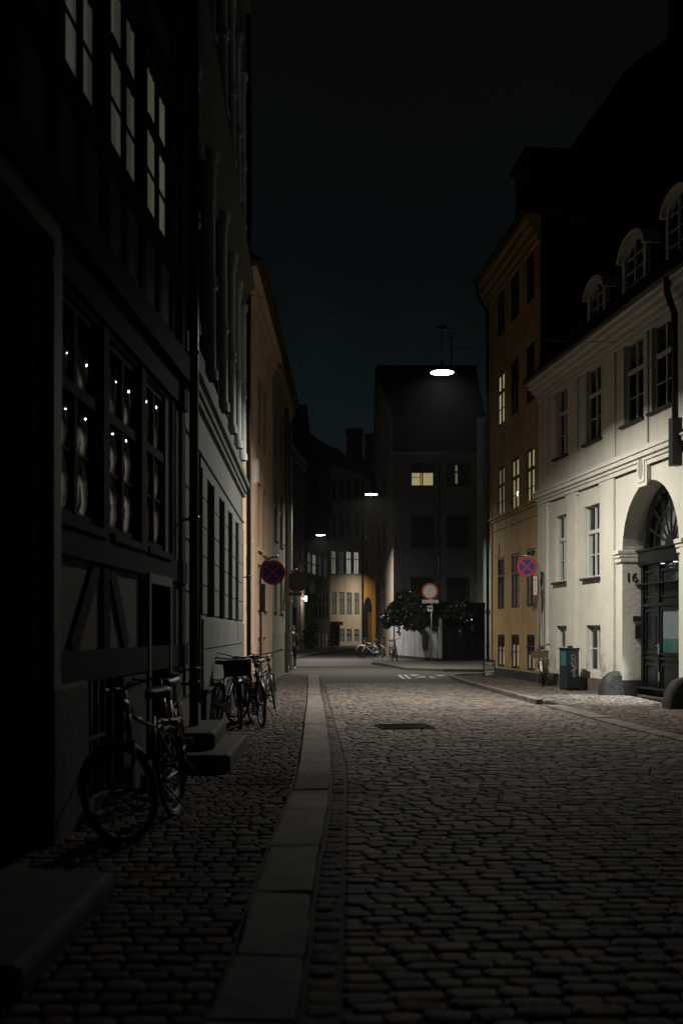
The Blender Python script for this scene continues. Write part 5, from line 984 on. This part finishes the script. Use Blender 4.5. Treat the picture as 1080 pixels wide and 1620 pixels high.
# ============================================================ BICYCLES
def make_bike(frame_m, label, basket=None, basket_m=None, steer=0.0, rack=True, seed=1, guard=True, drop=False):
    """local frame: +x forward, z up, wheel contact on z = 0"""
    o = thing('bicycle', label, 'bicycle', (0, 0, 0)); Rw = .335; wb = 1.08; xr, xf = 0.0, wb
    def wheel(x, par, hub=None):
        T = hub or (lambda a, b, c: Vector((x + a, b, Rw + c)))
        mb = MB(T); mb.tube([(Rw * math.cos(t), 0, Rw * math.sin(t)) for t in [2 * math.pi * i / 40 for i in range(40)]], .019, 8, True); wo = mb.build('wheel', M_rubber, par)
        mb = MB(T); mb.tube([((Rw - .028) * math.cos(t), 0, (Rw - .028) * math.sin(t)) for t in [2 * math.pi * i / 40 for i in range(40)]], .012, 6, True); mb.build('rim', M_bikechrome, wo)
        mb = MB(T)
        for i in range(24): t = 2 * math.pi * i / 24; mb.tube([(.02 * math.cos(t + 1.2), (.03 if i % 2 else -.03), .02 * math.sin(t + 1.2)), ((Rw - .03) * math.cos(t), 0, (Rw - .03) * math.sin(t))], .0013, 4)
        mb.tube([(0, -.05, 0), (0, .05, 0)], .02, 10); mb.build('spokes', M_bikechrome, wo)
    bb = Vector((.44, 0, .29)); st_ = Vector((.27, 0, .80)); ht = Vector((.86, 0, .86)); hb = Vector((.90, 0, .68)); ra_ = Vector((0, 0, Rw))
    fm = MB(); fm.tube([bb, st_], .016, 8); fm.tube([hb, bb], .018, 8); fm.tube([ht, st_ + Vector((.03, 0, -.08))] if not drop else [ht + Vector((0, 0, -.06)), Vector((.62, 0, .47)), Vector((.38, 0, .46))], .016, 8); fm.tube([ht, hb], .021, 8)
    for s in (-.055, .055): fm.tube([bb + Vector((0, s * .5, 0)), ra_ + Vector((0, s, 0))], .010, 6); fm.tube([st_ + Vector((.02, s * .3, -.06)), ra_ + Vector((0, s, 0))], .009, 6)
    fm.build('frame', frame_m, o); wheel(0, o)
    ax = (ht - hb).normalized(); RM = Matrix.Rotation(steer, 3, ax)
    S = lambda a, b, c: hb + RM @ (Vector((a, b, c)) - hb)
    fk = MB(S)
    for s in (-.055, .055): fk.tube([(hb.x, s, hb.z - .02), (hb.x + .07, s, .5), (wb, s, Rw)], .011, 6)
    fk.tube([(hb.x, -.055, hb.z - .02), (hb.x, .055, hb.z - .02)], .014, 6); fk.build('fork', frame_m, o)
    wheel(wb, o, lambda a, b, c: S(wb + a, b, Rw + c))
    h_ = MB(S); hx = ht.x; h_.tube([(ht.x, 0, ht.z), (ht.x - .02, 0, 1.03)], .012, 8); h_.tube([(hx - .24, -.30, 1.06), (hx - .10, -.27, 1.075), (hx + .03, -.14, 1.05), (hx - .01, 0, 1.04), (hx + .03, .14, 1.05), (hx - .10, .27, 1.075), (hx - .24, .30, 1.06)], .011, 8); hbar = h_.build('handlebar', M_bikechrome, o)
    for s in (-1, 1): gp_ = MB(S); gp_.tube([(hx - .13, s * .277, 1.075), (hx - .26, s * .303, 1.06)], .017, 8); gp_.build('grip', M_rubber, hbar)
    lm = MB(S); lm.lathe([(.0, 0), (.04, .0), (.045, .04), (.03, .09), (0, .1)][::-1], (hx + .0, 0, .93), 12, 'x'); lm.build('headlight', M_bikechrome, o)
    sd = MB(); sd.tube([st_, st_ + Vector((-.05, 0, .15))], .013, 8); sd.build('seat_post', M_bikechrome, o)
    sa = MB(); c0 = st_ + Vector((-.07, 0, .17)); n = 9; vs = []
    for i in range(n):
        t = i / (n - 1); x = -.13 + .29 * t; hw = .095 * (1 - t) ** .8 + .02; z = .02 * (1 - t) ** 2
        for k in range(7): a = math.pi * k / 6; vs.append((c0.x + x, c0.y + hw * math.cos(a), c0.z + z + .035 * math.sin(a) - (.03 if k in (0, 6) else 0)))
    sa.add(vs, [(i * 7 + k, i * 7 + k + 1, (i + 1) * 7 + k + 1, (i + 1) * 7 + k) for i in range(n - 1) for k in range(6)], True); sa.add(vs, [tuple(range(7)), tuple(range((n - 1) * 7, n * 7))]); sa.add([vs[i * 7] for i in range(n)] + [vs[i * 7 + 6] for i in range(n)], [(i, i + 1, n + i + 1, n + i) for i in range(n - 1)]); sa.build('saddle', M_saddle, o)
    def mud(x0, T, t0, t1):
        vs = []; N_ = 18; r = Rw + .035
        for i in range(N_ + 1):
            t = t0 + (t1 - t0) * i / N_
            for s, dr in ((-.03, -.012), (-.015, 0), (.015, 0), (.03, -.012)): vs.append((x0 + (r + dr) * math.cos(t), s, Rw + (r + dr) * math.sin(t)))
        m_ = MB(T); m_.add(vs, [(i * 4 + k, i * 4 + k + 1, (i + 1) * 4 + k + 1, (i + 1) * 4 + k) for i in range(N_) for k in range(3)], True); m_.build('mudguard', frame_m, o)
    mud(0, None, R(20), R(200)); mud(wb, S, R(10), R(150))
    ck = MB(); ck.lathe([(.0, -.006), (.085, -.006), (.09, 0), (.085, .006), (0, .006)], (bb.x, -.045, bb.z), 20, 'y'); 
    ck.tube([(bb.x, -.055, bb.z), (bb.x + .10, -.07, bb.z - .13)], .011, 6); ck.tube([(bb.x, .055, bb.z), (bb.x - .10, .07, bb.z + .13)], .011, 6); cko = ck.build('crank', M_bikechrome, o)
    pd = MB(); pd.box(bb.x + .06, bb.x + .15, -.16, -.075, bb.z - .145, bb.z - .12); pd.build('pedal', M_rubber, cko); pd = MB(); pd.box(bb.x - .15, bb.x - .06, .075, .16, bb.z + .12, bb.z + .145); pd.build('pedal', M_rubber, cko)
    if guard: cg = MB(); cg.prism([(bb.x + .11, bb.z + .02), (bb.x + .08, bb.z + .1), (-.04, Rw + .05), (-.08, Rw - .02), (-.02, Rw - .05), (bb.x + .05, bb.z - .09)], -.05, -.062); cg.T = lambda a, b, c: Vector((a, c, b)); cg2 = MB(lambda a, b, c: Vector((a, c, b))); cg2.prism([(bb.x + .11, bb.z + .02), (bb.x + .08, bb.z + .1), (-.04, Rw + .05), (-.08, Rw - .02), (-.02, Rw - .05), (bb.x + .05, bb.z - .09)], -.075, -.062); cg2.build('chain_guard', frame_m, o)
    if rack:
        rk2 = MB()
        for s in (-.06, 0, .06): rk2.tube([(-.28, s, .74), (.18, s, .74)], .006, 5)
        for x in (-.28, -.1, .1): rk2.tube([(x, -.06, .74), (x, .06, .74)], .006, 5)
        for s in (-.06, .06): rk2.tube([(-.15, s, .74), (0, s, Rw)], .006, 5)
        rk2.build('luggage_rack', M_blackmetal, o)
        rl_ = MB(); rl_.lathe([(0, 0), (.03, 0), (.03, -.03), (0, -.03)], (-.30, 0, .70), 12, 'x'); rl_.build('rear_reflector', M_red, o)
    if basket:
        bw, bd, bh, bx, bz = basket; bk = MB(S); t_ = .012
        bk.box(bx - bd / 2, bx + bd / 2, -bw / 2, bw / 2, bz, bz + t_)
        for s in (-1, 1): bk.add([(bx - bd / 2, s * bw * .46, bz), (bx + bd / 2, s * bw * .46, bz), (bx + bd * .56, s * bw / 2, bz + bh), (bx - bd * .56, s * bw / 2, bz + bh)], [(0, 1, 2, 3)]); bk.add([(bx + s * bd / 2, -bw * .46, bz), (bx + s * bd / 2, bw * .46, bz), (bx + s * bd * .56, bw / 2, bz + bh), (bx + s * bd * .56, -bw / 2, bz + bh)], [(0, 1, 2, 3)])
        rim = [(bx - bd * .56, -bw / 2, bz + bh), (bx + bd * .56, -bw / 2, bz + bh), (bx + bd * .56, bw / 2, bz + bh), (bx - bd * .56, bw / 2, bz + bh)]; bk.tube(rim, .010, 6, True); bko = bk.build('basket', basket_m, o); so = bko.modifiers.new('thick', 'SOLIDIFY'); so.thickness = .008
    ks = MB(); ks.tube([(.33, .05, .28), (.22, .19, .015)], .009, 6); ks.build('kickstand', M_bikechrome, o)
    return o
def put(b, x, y, z, head, lean=0.0, group=None):
    """head: heading angle of +x from world +X (radians); lean: roll about the heading"""
    b.matrix_world = Matrix.Translation((x, y, z)) @ Matrix.Rotation(head, 4, 'Z') @ Matrix.Rotation(lean, 4, 'X')
    if group: b['group'] = group
    return b
GR1 = 'bicycles parked along the left pavement'
proto = make_bike(M_blackmetal, 'black bicycle with a wide front basket, nearest of the row by the stoop', (.42, .30, .24, 1.14, .78), mat('black wire basket', (.012, .012, .012), .5), .25)
put(proto, -1.42, 17.2, KZ, R(-95), R(7), GR1)
for x, y, hd, ln, lb in ((-1.24, 17.5, -89, 6, 'black basket bicycle standing second in the row, nearer the kerb'), (-1.5, 19.3, 76, -5, 'black bicycle at the far end of the row with its front wheel turned')):
    c2 = copy_tree(proto); put(c2, x, y, KZ, R(hd), R(ln)); c2['label'] = lb
    if True:
        for ch in list(c2.children):
            if ch.name.startswith('basket'): bpy.data.objects.remove(ch)
b3 = make_bike(M_blackmetal, 'dark bicycle without a basket pressed against the grey wall behind the row', None, None, -.3, True, 2, drop=True); put(b3, -1.88, 16.0, KZ, R(80), R(5), GR1)
n1_ = make_bike(M_blackmetal, 'nearest bicycle, black, leaning on the timbered house with its front wheel turned', None, None, -.5, True, 3); put(n1_, -1.31, 8.5, KZ, R(-97), R(7), 'bicycles leaning on the timbered house')
n2_ = make_bike(M_orangemetal, 'orange framed bicycle in the dark just before the stone stoop', None, None, -.2, True, 4, drop=True); put(n2_, -1.52, 10.4, KZ, R(-86), R(8), 'bicycles leaning on the timbered house')
rb = make_bike(M_creammetal, 'pale bicycle with a wicker front basket parked below the lit sign', (.46, .30, .17, 1.12, .74), M_wicker, .12, True, 5, drop=True)
pb = G(849, 1085, PZ); put(rb, pb.x + .33, pb.y + .75, PZ, R(-104), R(6))
fb = make_bike(mat('white bicycle enamel', (.7, .7, .66), .35), 'white bicycle leaning at the side wall of the grey corner house', None, None, .15, True, 6); pb = G(592, 1040.5, .1); put(fb, pb.x + .3, pb.y - .6, .1, R(150), R(-8))
db = copy_tree(b3); pb = G(617, 1046, .1); put(db, pb.x + .12, pb.y + .9, .1, R(-78), R(4)); db['label'] = 'dark bicycle standing end on by the corner house wall'; del db['group']
eb = copy_tree(b3); pb = G(522, 1027, .1); put(eb, pb.x, pb.y - .5, .1, R(-60), R(5)); eb['label'] = 'tiny dark bicycle far off beside the door of the sand house'; del eb['group']

# ============================================================ BUSH far off
bs = thing('dark_bush', 'dark shrub standing in front of the dark house far down the street', 'shrub', G(489, 1030)); mb = MB()
for x, y, r_, n in ((490, 1002, .6, 200), (494, 994, .5, 130), (488, 1012, .6, 130), (493, 1016, .5, 100)): leafcloud(mb, at(x, y, 82), (r_, .6, r_ * .9), n, .12)
mb.build('foliage', M_leaf, bs, weld=False); mb = MB(); mb.tube([G(489, 1031.2), at(489, 1005, 82)], .05, 6); mb.build('stem', M_stem, bs)
gl2 = thing('wall_globe', 'small unlit opal globe lamp on the dark house', 'lamp', WD2.pt(1, 5, 0)); mb = MB(); p = at(492, 929, WD2.pt(WD2.u(492), 0, 0).y - .8); mb.ball(p, (.42, .3, .62)); mb.build('globe', M_globe, gl2); mb = MB(); q_ = WD2.pt(WD2.u(492), p.z + .5, 0); mb.tube([p + Vector((0, 0, .5)), q_], .04, 6); mb.build('bracket', M_blackpaint, gl2)

# ============================================================ PERSON at the corner
M_coat = mat('black coat cloth', (.008, .008, .010), .85); M_jean = mat('dark trousers', (.010, .011, .015), .85); M_skin = mat('skin', (.42, .26, .19), .6); M_hair = mat('dark hair', (.02, .014, .01), .6); M_shoe = mat('pale shoes', (.40, .38, .36), .6)
def skin(name, verts, edges, m, parent, sub=2):
    me = bpy.data.meshes.new(name); me.from_pydata([v[:3] for v in verts], edges, []); o = bpy.data.objects.new(name, me); COL.objects.link(o); me.materials.append(m); o.parent = parent
    o.modifiers.new('skin', 'SKIN'); me.skin_vertices.new() if not me.skin_vertices else None
    for i, v in enumerate(verts): r = v[3]; me.skin_vertices[0].data[i].radius = r if isinstance(r, tuple) else (r, r)
    me.skin_vertices[0].data[0].use_root = True
    s = o.modifiers.new('sub', 'SUBSURF'); s.levels = s.render_levels = sub; o.modifiers['skin'].use_smooth_shade = True; return o
pe = thing('person', 'person in a black coat and dark trousers walking round the far corner', 'person', G(462.3, 1059)); pe_turn = R(78)
# local frame: +x to the right of the picture (walking direction), +y away
V = [(0, 0, .95, (.12, .09)), (0.01, 0, 1.15, (.115, .085)), (.03, 0, 1.36, (.14, .09)), (.04, 0, 1.46, .06), (.06, 0, 1.53, .05), (.07, 0, 1.60, (.072, .085)), (.085, 0, 1.68, (.075, .088)),
     (.03, -.19, 1.41, .05), (-.05, -.22, 1.15, .042), (.05, -.20, .92, .034), (.09, -.2, .86, .028), (.03, .19, 1.41, .05), (.10, .22, 1.16, .042), (.22, .2, .98, .034), (.26, .2, .94, .028),
     (0, -.09, .90, .085), (.10, -.09, .50, .058), (.02, -.09, .10, .042), (.03, -.09, .05, .04), (.15, -.09, .035, .03), (0, .09, .90, .085), (-.06, .09, .50, .058), (-.24, .09, .14, .042), (-.24, .09, .07, .038), (-.13, .09, .035, .03)]
Ed = [(0, 1), (1, 2), (2, 3), (3, 4), (4, 5), (5, 6), (2, 7), (7, 8), (8, 9), (9, 10), (2, 11), (11, 12), (12, 13), (13, 14), (0, 15), (15, 16), (16, 17), (17, 18), (18, 19), (0, 20), (20, 21), (21, 22), (22, 23), (23, 24)]
for bx, by, bz, s in ((.09, -.2, .86, 1), (.26, .2, .94, 1)):       # five fingers each
    base_i = 10 if by < 0 else 14
    for k in range(5): V.append((bx + (.035 if k < 4 else .05), by - .03 + k * .014 + (.02 if k == 4 else 0), bz - .05 + (.02 if k == 4 else 0), .009)); V.append((bx + (.04 if k < 4 else .07), by - .03 + k * .015, bz - (.10 - .008 * abs(k - 1.5)) + (.05 if k == 4 else 0), .007)); n = len(V); Ed += [(base_i, n - 2), (n - 2, n - 1)]
skin('body', V, Ed, M_skin, pe)
skin('coat', [(0, 0, .80, (.17, .13)), (.0, 0, .98, (.15, .115)), (.01, 0, 1.15, (.145, .11)), (.03, 0, 1.36, (.165, .115)), (.035, 0, 1.45, .085), (.03, -.2, 1.40, .072), (-.05, -.225, 1.15, .062), (.045, -.205, .95, .052), (.03, .2, 1.40, .072), (.10, .225, 1.16, .062), (.205, .205, 1.0, .052)], [(0, 1), (1, 2), (2, 3), (3, 4), (3, 5), (5, 6), (6, 7), (3, 8), (8, 9), (9, 10)], M_coat, pe)
skin('trousers', [(0, 0, .92, (.14, .11)), (0, -.09, .86, .10), (.10, -.09, .50, .072), (.02, -.09, .10, .058), (0, .09, .86, .10), (-.06, .09, .50, .072), (-.24, .09, .14, .058)], [(0, 1), (1, 2), (2, 3), (0, 4), (4, 5), (5, 6)], M_jean, pe)
skin('shoe', [(-.03, -.09, .05, .045), (.07, -.09, .045, .045), (.17, -.09, .035, .035)], [(0, 1), (1, 2)], M_shoe, pe); skin('shoe', [(-.29, .09, .07, .045), (-.19, .09, .05, .045), (-.10, .09, .035, .035)], [(0, 1), (1, 2)], M_shoe, pe)
mb = MB(); pl0 = Vector(pe.location); mb.ball(pl0 + Vector((.06, 0, 1.69)), (.098, .092, .09)); mb.ball(pl0 + Vector((.015, 0, 1.62)), (.06, .085, .10)); mb.build('hair', M_hair, pe)
mb = MB(); mb.ball(pl0 + Vector((.162, 0, 1.60)), (.02, .013, .018)); mb.ball(pl0 + Vector((.145, -.032, 1.635)), .012); mb.ball(pl0 + Vector((.145, .032, 1.635)), .012); mb.ball(pl0 + Vector((.148, 0, 1.56)), (.012, .025, .008)); mb.ball(pl0 + Vector((.07, -.085, 1.62)), (.02, .012, .03)); mb.ball(pl0 + Vector((.07, .085, 1.62)), (.02, .012, .03)); mb.build('face', M_skin, pe)

bpy.context.view_layer.update(); dgp = bpy.context.evaluated_depsgraph_get()
for t in TEXTS:
    me = bpy.data.meshes.new_from_object(t.evaluated_get(dgp)); nm = t.name; o = bpy.data.objects.new('lettering_mesh', me); COL.objects.link(o); o.parent = t.parent; o.matrix_local = t.matrix_local.copy()
    bpy.data.objects.remove(t); o.name = nm
pe.rotation_euler = (0, 0, pe_turn)
